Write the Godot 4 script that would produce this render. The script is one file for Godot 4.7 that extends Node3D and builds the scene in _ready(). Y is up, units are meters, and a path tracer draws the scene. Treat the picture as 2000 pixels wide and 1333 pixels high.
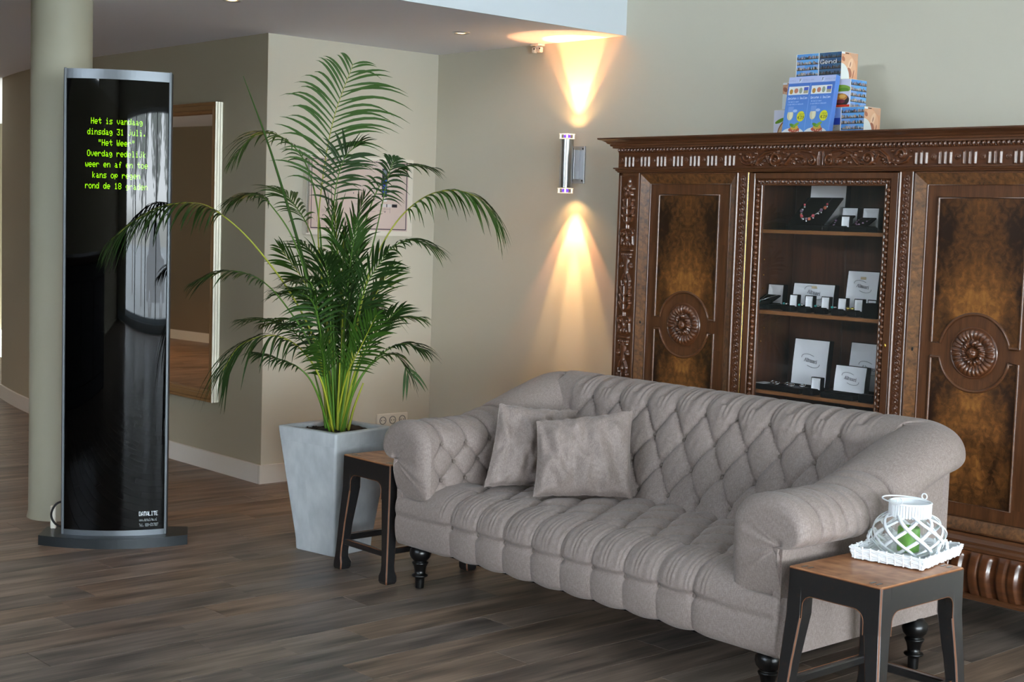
extends Node3D

var M := {}
var used := {}
var rng := RandomNumberGenerator.new()


func _ready() -> void:
	rng.seed = 7
	camera_and_light()
	make_materials()
	room()
	window_wall()
	outdoors()
	reception_desk()
	ceiling_fittings()
	wall_lamp()
	wall_items()
	mirror()
	cabinet()
	brochures()
	jewelry()
	display_pillar()
	palm()
	stools()
	sofa()
	cushions()
	tray_and_lantern()


func camera_and_light() -> void:
	var cam := Camera3D.new()
	cam.name = "camera"
	cam.fov = rad_to_deg(2.0 * atan(666.5 / 2826.17))
	cam.position = Vector3(6.86, 1.5, 5.5)
	cam.rotation = Vector3(-0.081868, 0.838734, 0.032207)
	cam.near = 0.05
	cam.far = 200.0
	add_child(cam)
	cam.current = true
	var env := Environment.new()
	env.background_mode = Environment.BG_SKY
	var sky := Sky.new()
	var sm := ProceduralSkyMaterial.new()
	sm.sky_top_color = Color(0.78, 0.86, 0.95)
	sm.sky_horizon_color = Color(0.93, 0.96, 0.98)
	sm.ground_bottom_color = Color(0.45, 0.46, 0.44)
	sm.ground_horizon_color = Color(0.6, 0.62, 0.6)
	sky.sky_material = sm
	env.sky = sky
	env.background_energy_multiplier = 24.0
	env.ambient_light_source = Environment.AMBIENT_SOURCE_SKY
	env.tonemap_mode = Environment.TONE_MAPPER_LINEAR
	env.tonemap_exposure = 1.5
	env.sdfgi_enabled = true
	env.ssao_enabled = true
	env.ssil_enabled = true
	var we := WorldEnvironment.new()
	we.name = "world_environment"
	we.environment = env
	add_child(we)
	# daylight entering through the shop windows on the right
	daylight(Vector3(12.7, 1.45, 4.95), Vector2(8.2, 2.55), 46.0, 0.06)


func daylight(at: Vector3, size: Vector2, energy: float, tilt := 0.0) -> void:
	var day := AreaLight3D.new()
	day.name = "window_daylight"
	day.area_size = size
	day.light_color = Color(0.93, 0.97, 1.0)
	day.light_energy = energy
	day.shadow_enabled = true
	day.area_range = 40.0
	day.position = at
	day.rotation = Vector3(tilt, PI / 2, 0)
	add_child(day, true)


# ------------------------------------------------------------------ helpers
class Mesher:
	var v := PackedVector3Array()
	var n := PackedVector3Array()
	var t := PackedVector2Array()
	var ix := PackedInt32Array()
	var x := Transform3D()
	var uo := Vector2()

	func tri(a: Vector3, b: Vector3, c: Vector3, ua := Vector2.INF, ub := Vector2.INF, uc := Vector2.INF) -> void:
		var nn := (b - a).cross(c - a)
		if nn.length_squared() < 1e-20:
			return
		nn = nn.normalized()
		var k := v.size()
		for q: Vector3 in [a, b, c]:
			v.append(x * q)
			n.append((x.basis * nn).normalized())
		if ua == Vector2.INF:
			ua = plane_uv(a, nn)
			ub = plane_uv(b, nn)
			uc = plane_uv(c, nn)
		t.append(ua)
		t.append(ub)
		t.append(uc)
		ix.append_array([k, k + 2, k + 1])

	func plane_uv(p: Vector3, nn: Vector3) -> Vector2:
		var a := nn.abs()
		if a.x > a.y and a.x > a.z:
			return Vector2(p.z, -p.y) + uo
		if a.y > a.z:
			return Vector2(p.x, p.z) + uo
		return Vector2(p.x, -p.y) + uo

	func quad(a: Vector3, b: Vector3, c: Vector3, d: Vector3) -> void:
		tri(a, b, c)
		tri(a, c, d)

	func quad_uv(a: Vector3, b: Vector3, c: Vector3, d: Vector3) -> void:   # a lower left, counter-clockwise
		tri(a, b, c, Vector2(0, 1), Vector2(1, 1), Vector2(1, 0))
		tri(a, c, d, Vector2(0, 1), Vector2(1, 0), Vector2(0, 0))

	func poly_out(p: Array, c: Vector3) -> void:
		var nn: Vector3 = (p[1] - p[0]).cross(p[2] - p[0])
		var m := Vector3()
		for q: Vector3 in p:
			m += q
		m /= p.size()
		var r := p.duplicate()
		if nn.dot(m - c) < 0:
			r.reverse()
		for i in range(1, r.size() - 1):
			tri(r[0], r[i], r[i + 1])

	func box(c: Vector3, s: Vector3, b := 0.003) -> void:
		var h := s * 0.5
		b = minf(b, minf(h.x, minf(h.y, h.z)) * 0.9)
		var g := [h - Vector3(0, b, b), h - Vector3(b, 0, b), h - Vector3(b, b, 0)]
		var pt := func(k: int, sx: float, sy: float, sz: float) -> Vector3:
			return c + g[k] * Vector3(sx, sy, sz)
		for s1: float in [-1.0, 1.0]:
			poly_out([pt.call(0, s1, -1, -1), pt.call(0, s1, 1, -1), pt.call(0, s1, 1, 1), pt.call(0, s1, -1, 1)], c)
			poly_out([pt.call(1, -1, s1, -1), pt.call(1, 1, s1, -1), pt.call(1, 1, s1, 1), pt.call(1, -1, s1, 1)], c)
			poly_out([pt.call(2, -1, -1, s1), pt.call(2, 1, -1, s1), pt.call(2, 1, 1, s1), pt.call(2, -1, 1, s1)], c)
			if b <= 0.0:
				continue
			for s2: float in [-1.0, 1.0]:
				poly_out([pt.call(0, s1, s2, -1), pt.call(0, s1, s2, 1), pt.call(1, s1, s2, 1), pt.call(1, s1, s2, -1)], c)
				poly_out([pt.call(0, s1, -1, s2), pt.call(0, s1, 1, s2), pt.call(2, s1, 1, s2), pt.call(2, s1, -1, s2)], c)
				poly_out([pt.call(1, -1, s1, s2), pt.call(1, 1, s1, s2), pt.call(2, 1, s1, s2), pt.call(2, -1, s1, s2)], c)
				for s3: float in [-1.0, 1.0]:
					poly_out([pt.call(0, s1, s2, s3), pt.call(1, s1, s2, s3), pt.call(2, s1, s2, s3)], c)

	func span(lo: Vector3, hi: Vector3, b := 0.003) -> void:
		box((lo + hi) * 0.5, hi - lo, b)

	func grid(rows: Array, closed := false, su := 1.0, sv := 1.0, uvs := []) -> void:
		var nr := rows.size()
		var nc: int = rows[0].size()
		var nrm := PackedVector3Array()
		nrm.resize(nr * nc)
		var k0 := v.size()
		var cc := nc if closed else nc - 1
		var flat := PackedVector3Array()
		for r: PackedVector3Array in rows:
			flat.append_array(r)
		for i in nr - 1:
			for j in cc:
				var j2 := (j + 1) % nc
				var a := flat[i * nc + j]
				var b := flat[i * nc + j2]
				var c := flat[(i + 1) * nc + j2]
				var d := flat[(i + 1) * nc + j]
				var nn := (c - a).cross(d - b)
				nrm[i * nc + j] += nn
				nrm[i * nc + j2] += nn
				nrm[(i + 1) * nc + j2] += nn
				nrm[(i + 1) * nc + j] += nn
				ix.append_array([k0 + i * nc + j, k0 + (i + 1) * nc + j2, k0 + i * nc + j2, k0 + i * nc + j, k0 + (i + 1) * nc + j, k0 + (i + 1) * nc + j2])
		for i in nr:
			for j in nc:
				v.append(x * flat[i * nc + j])
				var q := nrm[i * nc + j]
				n.append((x.basis * q).normalized() if q.length_squared() > 1e-24 else Vector3.UP)
				if uvs.is_empty():
					t.append(Vector2(su * j / maxf(nc - 1, 1), sv * i / maxf(nr - 1, 1)) + uo)
				else:
					t.append(uvs[i][j])

	func lathe(prof: Array, segs := 24, at := Vector3()) -> void:   # profile from the bottom up, as Vector2(radius, height)
		var rows := []
		for p: Vector2 in prof:
			var r := PackedVector3Array()
			for j in segs:
				var a := -TAU * j / segs
				r.append(at + Vector3(cos(a) * p.x, p.y, sin(a) * p.x))
			rows.append(r)
		grid(rows, true)

	func tube(p: Array, r: Variant, segs := 8, caps := true) -> void:
		var rows := []
		var m := p.size()
		var up := Vector3.UP
		for i in m:
			var tg: Vector3 = (p[mini(i + 1, m - 1)] - p[maxi(i - 1, 0)]).normalized()
			if i == 0:
				up = Vector3.UP if absf(tg.y) < 0.9 else Vector3.RIGHT
			var sd := tg.cross(up).normalized()
			up = sd.cross(tg).normalized()
			var rr: float = r[i] if r is Array or r is PackedFloat32Array else r
			var row := PackedVector3Array()
			for j in segs:
				var a := TAU * j / segs
				row.append(p[i] + (sd * cos(a) + up * sin(a)) * rr)
			rows.append(row)
		if caps:
			var a := PackedVector3Array()
			var b := PackedVector3Array()
			for j in segs:
				a.append(p[0])
				b.append(p[m - 1])
			rows.push_front(a)
			rows.append(b)
		grid(rows, true)

	func ring(c: Vector3, ax: Vector3, ay: Vector3, r: float, n_ := 32, segs := 8) -> void:
		var p := []
		for i in n_ + 1:
			var a := TAU * i / n_
			p.append(c + ax * cos(a) + ay * sin(a))
		tube(p, r, segs, false)

	func ball(c: Vector3, r: Vector3, segs := 12, rings := 8) -> void:
		var rows := []
		for i in rings + 1:
			var f := -PI / 2 + PI * i / rings
			var row := PackedVector3Array()
			for j in segs:
				var a := -TAU * j / segs
				row.append(c + Vector3(cos(f) * cos(a), sin(f), cos(f) * sin(a)) * r)
			rows.append(row)
		grid(rows, true)

	func prism(poly: PackedVector2Array, z0: float, z1: float, uvr := Rect2(), bev := 0.0) -> void:   # outline in x y, front at z1
		var p := poly
		if Geometry2D.is_polygon_clockwise(p):   # in y-up terms this test reads the other way round
			pass
		var area := 0.0
		for i in p.size():
			area += p[i].cross(p[(i + 1) % p.size()])
		if area < 0:
			p = p.duplicate()
			p.reverse()
		var inner := p
		if bev > 0:
			var o := Geometry2D.offset_polygon(p, -bev, Geometry2D.JOIN_MITER)
			if o.size() == 1 and o[0].size() == p.size():
				inner = o[0]
		var f := Geometry2D.triangulate_polygon(p)
		for i in range(0, f.size(), 3):
			var q := [p[f[i]], p[f[i + 1]], p[f[i + 2]]]
			if (q[1] - q[0]).cross(q[2] - q[0]) < 0:
				q.reverse()
			var uv := []
			for k: Vector2 in q:
				uv.append((Vector2((k.x - uvr.position.x) / uvr.size.x, 1.0 - (k.y - uvr.position.y) / uvr.size.y)) if uvr.has_area() else Vector2(k.x, -k.y) + uo)
			tri(Vector3(q[0].x, q[0].y, z1), Vector3(q[1].x, q[1].y, z1), Vector3(q[2].x, q[2].y, z1), uv[0], uv[1], uv[2])
			tri(Vector3(q[0].x, q[0].y, z0), Vector3(q[2].x, q[2].y, z0), Vector3(q[1].x, q[1].y, z0), uv[0], uv[2], uv[1])
		for i in p.size():
			var a := p[i]
			var b := p[(i + 1) % p.size()]
			quad(Vector3(a.x, a.y, z0), Vector3(b.x, b.y, z0), Vector3(b.x, b.y, z1), Vector3(a.x, a.y, z1))

	func skirt(x0: float, x1: float, z0: float, z1: float, prof: Array, lid := true) -> void:   # moulding round three sides: prof = overhang, height
		for i in prof.size() - 1:
			var a: Vector2 = prof[i]
			var b: Vector2 = prof[i + 1]
			var p := [Vector3(x0 - a.x, a.y, z0), Vector3(x0 - a.x, a.y, z1 + a.x), Vector3(x1 + a.x, a.y, z1 + a.x), Vector3(x1 + a.x, a.y, z0)]
			var q := [Vector3(x0 - b.x, b.y, z0), Vector3(x0 - b.x, b.y, z1 + b.x), Vector3(x1 + b.x, b.y, z1 + b.x), Vector3(x1 + b.x, b.y, z0)]
			for k in 3:
				quad(p[k], p[k + 1], q[k + 1], q[k])
		if lid:
			var e: Vector2 = prof[prof.size() - 1]
			quad(Vector3(x0 - e.x, e.y, z1 + e.x), Vector3(x1 + e.x, e.y, z1 + e.x), Vector3(x1 + e.x, e.y, z0), Vector3(x0 - e.x, e.y, z0))
			var g: Vector2 = prof[0]
			quad(Vector3(x0 - g.x, g.y, z0), Vector3(x1 + g.x, g.y, z0), Vector3(x1 + g.x, g.y, z1 + g.x), Vector3(x0 - g.x, g.y, z1 + g.x))

	func mesh() -> ArrayMesh:
		var a := []
		a.resize(Mesh.ARRAY_MAX)
		a[Mesh.ARRAY_VERTEX] = v
		a[Mesh.ARRAY_NORMAL] = n
		a[Mesh.ARRAY_TEX_UV] = t
		a[Mesh.ARRAY_INDEX] = ix
		var m := ArrayMesh.new()
		m.add_surface_from_arrays(Mesh.PRIMITIVE_TRIANGLES, a)
		return m


class Relief:   # a carved rectangle: heights over a fine grid, raised by domes and strokes
	var nx: int
	var ny: int
	var st: float
	var o: Vector2
	var h := PackedFloat32Array()

	func _init(lo: Vector2, hi: Vector2, step: float) -> void:
		o = lo
		st = step
		nx = int(ceil((hi.x - lo.x) / step)) + 1
		ny = int(ceil((hi.y - lo.y) / step)) + 1
		h.resize(nx * ny)

	func dome(c: Vector2, r: Vector2, top: float, turn := 0.0, base := 0.0) -> void:
		var m := maxf(r.x, r.y)
		var ca := cos(turn)
		var sa := sin(turn)
		for j in range(maxi(0, int((c.y - m - o.y) / st)), mini(ny, int((c.y + m - o.y) / st) + 2)):
			for i in range(maxi(0, int((c.x - m - o.x) / st)), mini(nx, int((c.x + m - o.x) / st) + 2)):
				var d := Vector2(o.x + i * st, o.y + j * st) - c
				var e := Vector2((d.x * ca + d.y * sa) / r.x, (-d.x * sa + d.y * ca) / r.y)
				var q := e.length_squared()
				if q < 1.0:
					h[j * nx + i] = maxf(h[j * nx + i], base + top * sqrt(1.0 - q))

	func stroke(p: Array, r0: float, r1: float, top: float) -> void:
		var m := p.size()
		for k in m - 1:
			var a: Vector2 = p[k]
			var b: Vector2 = p[k + 1]
			var q := maxi(1, int(a.distance_to(b) / (st * 0.8)))
			for s in q:
				var f := (k + float(s) / q) / (m - 1)
				var r := lerpf(r0, r1, f)
				dome(a.lerp(b, float(s) / q), Vector2(r, r), top * (0.6 + 0.4 * r / maxf(r0, r1)))

	func spiral(c: Vector2, r: float, turns: float, a0: float, hand: float, w0: float, w1: float, top: float) -> void:
		var p := []
		for i in 30:
			var f := i / 29.0
			p.append(c + Vector2.from_angle(a0 + hand * TAU * turns * f) * r * (1.0 - 0.85 * f))
		stroke(p, w0, w1, top)
		dome(c, Vector2(w1, w1) * 1.5, top * 1.15)

	func put(m: Mesher, z: float) -> void:
		var rows := []
		for j in ny:
			var r := PackedVector3Array()
			r.resize(nx)
			for i in nx:
				var q := Vector2(o.x + i * st, o.y + j * st)
				r[i] = Vector3(q.x, q.y, z + h[j * nx + i])
			rows.append(r)
		m.grid(rows, false, nx * st, ny * st)


func numbered(called: String) -> String:
	if not used.has(called):
		used[called] = 0
		return called
	used[called] += 1
	return "%s_%03d" % [called, used[called]]


func thing(called: String, label: String, category: String, at := Vector3.ZERO, turn := 0.0, group := "") -> Node3D:
	var o := Node3D.new()
	o.name = numbered(called)
	add_child(o)
	o.position = at
	o.rotation.y = turn
	tag(o, label, category, group)
	return o


func tag(o: Node3D, label: String, category: String, group := "") -> void:
	o.set_meta("label", label)
	o.set_meta("category", category)
	if group:
		o.set_meta("group", group)


func obj(called: String, m: Mesher, mat: Material, parent: Node = null) -> MeshInstance3D:
	return inst(called, m.mesh(), mat, parent)


func inst(called: String, mesh: Mesh, mat: Material, parent: Node = null) -> MeshInstance3D:
	var o := MeshInstance3D.new()
	o.name = called if parent else numbered(called)
	o.mesh = mesh
	o.material_override = mat
	(parent if parent else self).add_child(o, true)
	return o


func struct(called: String, m: Mesher, mat: Material) -> MeshInstance3D:
	var o := obj(called, m, mat)
	o.set_meta("kind", "structure")
	return o


func dup(o: Node3D, label: String, at: Vector3, turn := 0.0) -> Node3D:
	var c: Node3D = o.duplicate()
	c.name = numbered(String(o.name).rstrip("0123456789").rstrip("_"))
	add_child(c)
	c.position = at
	c.rotation.y = turn
	c.set_meta("label", label)
	return c


func curve(p: Array, n: int) -> Array:   # Catmull-Rom through the points
	var out := []
	var m := p.size()
	for i in n + 1:
		var f := float(i) / n * (m - 1)
		var k := mini(int(f), m - 2)
		var a: Vector3 = p[maxi(k - 1, 0)]
		var b: Vector3 = p[k]
		var c: Vector3 = p[k + 1]
		var d: Vector3 = p[mini(k + 2, m - 1)]
		if k == 0:
			a = b * 2.0 - c
		if k + 2 > m - 1:
			d = c * 2.0 - b
		out.append(b.cubic_interpolate(c, a, d, f - k))
	return out


func light_spot(called: String, parent: Node, at: Vector3, towards: Vector3, angle: float, soft: float, energy: float, color: Color, size := 0.02) -> void:
	var l := SpotLight3D.new()
	l.name = called
	l.light_color = color
	l.light_energy = energy
	l.spot_angle = angle
	l.spot_angle_attenuation = soft
	l.spot_attenuation = 2.0
	l.spot_range = 20.0
	l.light_size = size
	l.shadow_enabled = true
	parent.add_child(l, true)
	var up := Vector3.UP if absf(towards.y) < 0.9 else Vector3.RIGHT
	l.transform = Transform3D(Basis.looking_at(towards, up), at)


# ------------------------------------------------------------------ materials
func mat(called: String, c: Color, rough := 0.6, metal := 0.0) -> StandardMaterial3D:
	var m := StandardMaterial3D.new()
	m.resource_name = called
	m.albedo_color = c
	m.roughness = rough
	m.metallic = metal
	M[called] = m
	return m


func noise(seed_: int, freq: float, oct := 3) -> FastNoiseLite:
	var n := FastNoiseLite.new()
	n.seed = seed_
	n.frequency = freq
	n.fractal_octaves = oct
	n.noise_type = FastNoiseLite.TYPE_SIMPLEX_SMOOTH
	return n


func picture(w: int, h: int, f: Callable) -> Image:
	var im := Image.create(w, h, false, Image.FORMAT_RGB8)
	for y in h:
		for x in w:
			im.set_pixel(x, y, f.call(x, y))
	return im


func tex(im: Image) -> ImageTexture:
	return ImageTexture.create_from_image(im)


func triplanar(m: StandardMaterial3D, s: Vector3) -> void:
	m.uv1_triplanar = true
	m.uv1_scale = s
	m.uv1_triplanar_sharpness = 8.0


func ramp(cols: Array, f: float) -> Color:
	f = clampf(f, 0.0, 0.9999) * (cols.size() - 1)
	return (cols[int(f)] as Color).lerp(cols[int(f) + 1], f - int(f))


func make_materials() -> void:
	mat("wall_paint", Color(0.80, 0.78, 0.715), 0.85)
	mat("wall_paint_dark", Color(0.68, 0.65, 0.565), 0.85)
	mat("wall_taupe", Color(0.50, 0.44, 0.36), 0.85)
	mat("ceiling_paint", Color(0.93, 0.935, 0.97), 0.9)
	mat("white_paint", Color(0.83, 0.86, 0.88), 0.7)
	mat("column_paint", Color(0.68, 0.67, 0.59), 0.6)
	mat("baseboard_paint", Color(0.88, 0.86, 0.82), 0.5)
	mat("black_lacquer", Color(0.035, 0.033, 0.033), 0.32)
	mat("sofa_leg_black", Color(0.03, 0.03, 0.032), 0.28)
	mat("worn_edge", Color(0.45, 0.27, 0.15), 0.6)
	mat("black_velvet", Color(0.018, 0.018, 0.022), 0.9)
	mat("black_card", Color(0.03, 0.032, 0.045), 0.45)
	mat("shelf_wood", Color(0.56, 0.36, 0.20), 0.4)
	M.black_velvet.metallic_specular = 0.12
	M.black_card.metallic_specular = 0.25
	mat("satin", Color(0.98, 0.985, 1.0), 0.35)
	mat("brass", Color(0.85, 0.66, 0.30), 0.25, 1.0)
	mat("steel", Color(0.72, 0.72, 0.72), 0.28, 1.0)
	mat("bright_steel", Color(0.80, 0.81, 0.83), 0.42, 0.8)
	mat("silver", Color(0.85, 0.85, 0.86), 0.2, 1.0)
	mat("graphite", Color(0.20, 0.215, 0.225), 0.38, 0.6)
	mat("graphite_light", Color(0.42, 0.44, 0.46), 0.35, 0.7)
	mat("rubber", Color(0.05, 0.04, 0.04), 0.6)
	mat("white_plastic", Color(0.90, 0.88, 0.83), 0.35)
	mat("grey_plastic", Color(0.55, 0.56, 0.54), 0.4)
	mat("dark_hole", Color(0.05, 0.05, 0.05), 0.8)
	mat("gold_frame", Color(0.62, 0.48, 0.31), 0.35, 0.35)
	mat("silver_frame", Color(0.80, 0.78, 0.71), 0.4, 0.35)
	mat("mirror_glass", Color(0.80, 0.80, 0.78), 0.015, 1.0)
	mat("white_cane", Color(0.94, 0.95, 0.96), 0.55)
	mat("green_wax", Color(0.42, 0.66, 0.20), 0.5)
	mat("ink", Color(0.32, 0.32, 0.37), 0.6)
	mat("gold_sticker", Color(0.84, 0.76, 0.62), 0.6)
	mat("pink_bead", Color(0.85, 0.36, 0.40), 0.25)
	mat("orange_bead", Color(0.80, 0.40, 0.30), 0.25)
	mat("turquoise", Color(0.25, 0.68, 0.66), 0.2)
	mat("mauve_bead", Color(0.55, 0.42, 0.52), 0.25)
	mat("gold_ball", Color(0.80, 0.72, 0.35), 0.2, 0.9)
	mat("cane_stem", Color(0.60, 0.62, 0.17), 0.45)
	mat("green_stem", Color(0.30, 0.46, 0.10), 0.5)
	mat("soil", Color(0.13, 0.095, 0.07), 0.95)
	mat("bar_front", Color(0.23, 0.24, 0.27), 0.5)
	mat("bar_top", Color(0.28, 0.17, 0.10), 0.35)
	mat("door_wood", Color(0.42, 0.20, 0.10), 0.5)
	mat("asphalt", Color(0.62, 0.62, 0.60), 0.9)
	mat("bark", Color(0.27, 0.21, 0.16), 0.9)
	mat("car_paint", Color(0.30, 0.36, 0.44), 0.25, 0.3)
	mat("tyre", Color(0.04, 0.04, 0.04), 0.8)
	mat("plate_yellow", Color(0.92, 0.74, 0.12), 0.5)
	mat("joint_dark", Color(0.11, 0.09, 0.075), 0.9)
	for k in 3:
		var lf := mat("leaf_%d" % k, [Color(0.16, 0.28, 0.08), Color(0.19, 0.315, 0.085), Color(0.13, 0.225, 0.085)][k], 0.5)
		lf.metallic_specular = 0.35
		lf.backlight_enabled = true
		lf.backlight = Color(0.07, 0.14, 0.02)
	var tl := mat("tree_leaf", Color(0.22, 0.36, 0.12), 0.6)
	tl.backlight_enabled = true
	tl.backlight = Color(0.2, 0.3, 0.08)
	var gl := mat("glass", Color(0.9, 0.95, 0.95, 0.008), 0.02)
	gl.transparency = BaseMaterial3D.TRANSPARENCY_ALPHA
	var wg := mat("window_glass", Color(0.95, 0.98, 0.98, 0.03), 0.02)
	wg.transparency = BaseMaterial3D.TRANSPARENCY_ALPHA
	var lg := mat("crystal", Color(0.92, 0.9, 0.95, 0.25), 0.05)
	lg.transparency = BaseMaterial3D.TRANSPARENCY_ALPHA
	var em := mat("lamp_glow", Color(1, 0.9, 0.75), 0.5)
	em.emission_enabled = true
	em.emission = Color(1.0, 0.80, 0.55)
	em.emission_energy_multiplier = 4.0
	var pv := mat("violet_glow", Color(0.40, 0.24, 0.85), 0.2)
	pv.emission_enabled = true
	pv.emission = Color(0.40, 0.25, 0.85)
	pv.emission_energy_multiplier = 0.5
	var cg := mat("cap_glow", Color(0.95, 0.93, 0.9), 0.2)
	cg.emission_enabled = true
	cg.emission = Color(1.0, 0.92, 0.78)
	cg.emission_energy_multiplier = 0.55

	# walnut: grain along the picture's height, and the same turned
	var n1 := noise(3, 0.012, 4)
	var n2 := noise(9, 0.05, 3)
	var wood := picture(512, 512, func(x: int, y: int) -> Color:
		var g := n1.get_noise_2d(x * 2.2, y * 0.16) * 0.5 + 0.5
		var f := n2.get_noise_2d(x * 5.0, y * 0.22) * 0.5 + 0.5
		return ramp([Color(0.235, 0.135, 0.075), Color(0.375, 0.23, 0.135), Color(0.50, 0.325, 0.20)], g * 0.65 + f * 0.4 - 0.05))
	var turned: Image = wood.duplicate()
	turned.rotate_90(CLOCKWISE)
	for k in 2:
		var w := mat(["walnut_upright", "walnut_across"][k], Color.WHITE, 0.36)
		w.albedo_texture = tex([wood, turned][k])
		triplanar(w, Vector3(2.1, 2.1, 2.1))
		var d := mat(["carved_upright", "carved_across"][k], Color(0.98, 0.93, 0.90), 0.30)
		d.albedo_texture = w.albedo_texture
		triplanar(d, Vector3(2.1, 2.1, 2.1))
	var ins := mat("walnut_inside", Color(0.90, 0.84, 0.80), 0.45)
	ins.albedo_texture = M.walnut_upright.albedo_texture
	triplanar(ins, Vector3(1.7, 1.7, 1.7))
	# burl veneer, book-matched about its middle
	var b1 := noise(21, 0.011, 3)
	var b2 := noise(22, 0.045, 4)
	b2.domain_warp_enabled = true
	b2.domain_warp_amplitude = 40.0
	b2.domain_warp_frequency = 0.02
	var burl := picture(256, 768, func(x: int, y: int) -> Color:
		var u := absf(x - 127.5) / 127.5
		var w := y / 768.0
		var big := b1.get_noise_2d(u * 150.0, y * 0.55) * 0.5 + 0.5
		var small := b2.get_noise_2d(u * 150.0, y * 1.1) * 0.5 + 0.5
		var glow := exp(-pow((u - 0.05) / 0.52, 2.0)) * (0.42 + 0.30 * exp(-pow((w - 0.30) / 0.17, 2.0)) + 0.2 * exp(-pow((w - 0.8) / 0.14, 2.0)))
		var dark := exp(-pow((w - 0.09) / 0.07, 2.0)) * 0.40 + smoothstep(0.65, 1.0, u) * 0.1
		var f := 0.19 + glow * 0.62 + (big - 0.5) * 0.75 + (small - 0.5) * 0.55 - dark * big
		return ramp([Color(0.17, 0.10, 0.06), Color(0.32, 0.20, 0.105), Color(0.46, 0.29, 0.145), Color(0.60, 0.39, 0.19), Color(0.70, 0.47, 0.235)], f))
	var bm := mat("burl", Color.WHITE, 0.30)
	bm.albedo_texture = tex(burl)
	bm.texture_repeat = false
	var strip := picture(256, 256, func(x: int, y: int) -> Color:
		var f := b2.get_noise_2d(x * 1.2 + 300.0, y * 1.2) * 0.5 + 0.5 + b1.get_noise_2d(x * 2.0, y * 2.0) * 0.3
		return ramp([Color(0.21, 0.13, 0.075), Color(0.36, 0.235, 0.135), Color(0.47, 0.31, 0.175), Color(0.56, 0.38, 0.22)], f))
	var bs := mat("burl_strip", Color.WHITE, 0.28)
	bs.albedo_texture = tex(strip)
	triplanar(bs, Vector3(3.2, 3.2, 3.2))
	# floor boards: grain along the picture's height
	var f1 := noise(31, 0.010, 4)
	var f2 := noise(32, 0.05, 3)
	var f3 := noise(33, 0.004, 2)
	var board := picture(1024, 1024, func(x: int, y: int) -> Color:
		var g := f1.get_noise_2d(x * 1.6, y * 0.18) * 0.5 + 0.5
		var s := f2.get_noise_2d(x * 3.0, y * 0.16) * 0.5 + 0.5
		var b := f3.get_noise_2d(x * 1.5, y * 0.7) * 0.5 + 0.5
		return ramp([Color(0.29, 0.255, 0.23), Color(0.43, 0.38, 0.34), Color(0.54, 0.475, 0.425), Color(0.64, 0.565, 0.50)], (g - 0.5) * 0.75 + (s - 0.5) * 0.5 + (b - 0.5) * 0.7 + 0.47))
	for k in 4:
		var fm := mat("floor_board_%d" % k, [Color(1, 1, 1), Color(0.93, 0.91, 0.90), Color(1.0, 0.96, 0.92), Color(0.90, 0.91, 0.93)][k], 0.42)
		fm.albedo_texture = tex(board) if k == 0 else M.floor_board_0.albedo_texture
		fm.metallic_specular = 0.42
	# linen: crossed threads with slubs
	var l1 := noise(41, 0.06, 2)
	var l2 := noise(42, 0.02, 3)
	var weave := picture(512, 512, func(x: int, y: int) -> Color:
		var warp := l1.get_noise_2d(x * 8.0, y * 0.35) * 0.5
		var weft := l1.get_noise_2d(x * 0.35 + 700.0, y * 8.0) * 0.5
		var patch := l2.get_noise_2d(x, y) * 0.08
		var f := 0.5 + warp * 1.1 + weft * 0.8 + patch
		return ramp([Color(0.44, 0.395, 0.375), Color(0.555, 0.505, 0.485), Color(0.67, 0.62, 0.60)], f))
	var bump: Image = weave.duplicate()
	bump.convert(Image.FORMAT_RGBA8)
	bump.bump_map_to_normal_map(2.0)
	var lm := mat("linen", Color(1.0, 0.985, 0.975), 0.62)
	lm.albedo_texture = tex(weave)
	lm.normal_enabled = true
	lm.normal_texture = tex(bump)
	lm.normal_scale = 0.35
	lm.metallic_specular = 0.45
	lm.rim_enabled = true
	lm.rim = 0.25
	lm.rim_tint = 0.5
	triplanar(lm, Vector3(4.5, 4.5, 4.5))
	var lb := mat("linen_button", Color(0.47, 0.42, 0.39), 0.7)
	lb.rim_enabled = true
	# planter: whitewashed concrete
	var c1 := noise(51, 0.012, 4)
	var conc := picture(512, 512, func(x: int, y: int) -> Color:
		var f := c1.get_noise_2d(x, y * 0.6) * 0.5 + 0.5
		return ramp([Color(0.68, 0.70, 0.71), Color(0.74, 0.755, 0.765), Color(0.80, 0.81, 0.815)], f))
	var cm := mat("planter_concrete", Color.WHITE, 0.6)
	cm.albedo_texture = tex(conc)
	triplanar(cm, Vector3(2.0, 2.0, 2.0))
	# stool tops: worn elm
	var s1 := noise(61, 0.01, 4)
	var s2 := noise(62, 0.03, 2)
	var elm := picture(512, 512, func(x: int, y: int) -> Color:
		var g := s1.get_noise_2d(x * 0.22, y * 2.4) * 0.5 + 0.5
		var b := s2.get_noise_2d(x * 0.5, y * 0.5) * 0.5 + 0.5
		return ramp([Color(0.36, 0.22, 0.13), Color(0.60, 0.39, 0.25), Color(0.74, 0.53, 0.37), Color(0.80, 0.61, 0.45)], g * 0.45 + b * 0.55))
	var se := mat("elm_top", Color.WHITE, 0.40)
	se.albedo_texture = tex(elm)
	triplanar(se, Vector3(1.9, 1.9, 1.9))
	var bl := mat("scuffed_black", Color.WHITE, 0.30)
	var sc := picture(256, 256, func(x: int, y: int) -> Color:
		var g := s2.get_noise_2d(x * 2.0, y * 2.0) * 0.5 + 0.5 + s1.get_noise_2d(x * 6.0, y * 6.0) * 0.3
		return ramp([Color(0.085, 0.085, 0.09), Color(0.10, 0.10, 0.105), Color(0.12, 0.11, 0.11), Color(0.26, 0.17, 0.12)], clampf(g, 0.0, 1.0) * 0.86))
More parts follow.
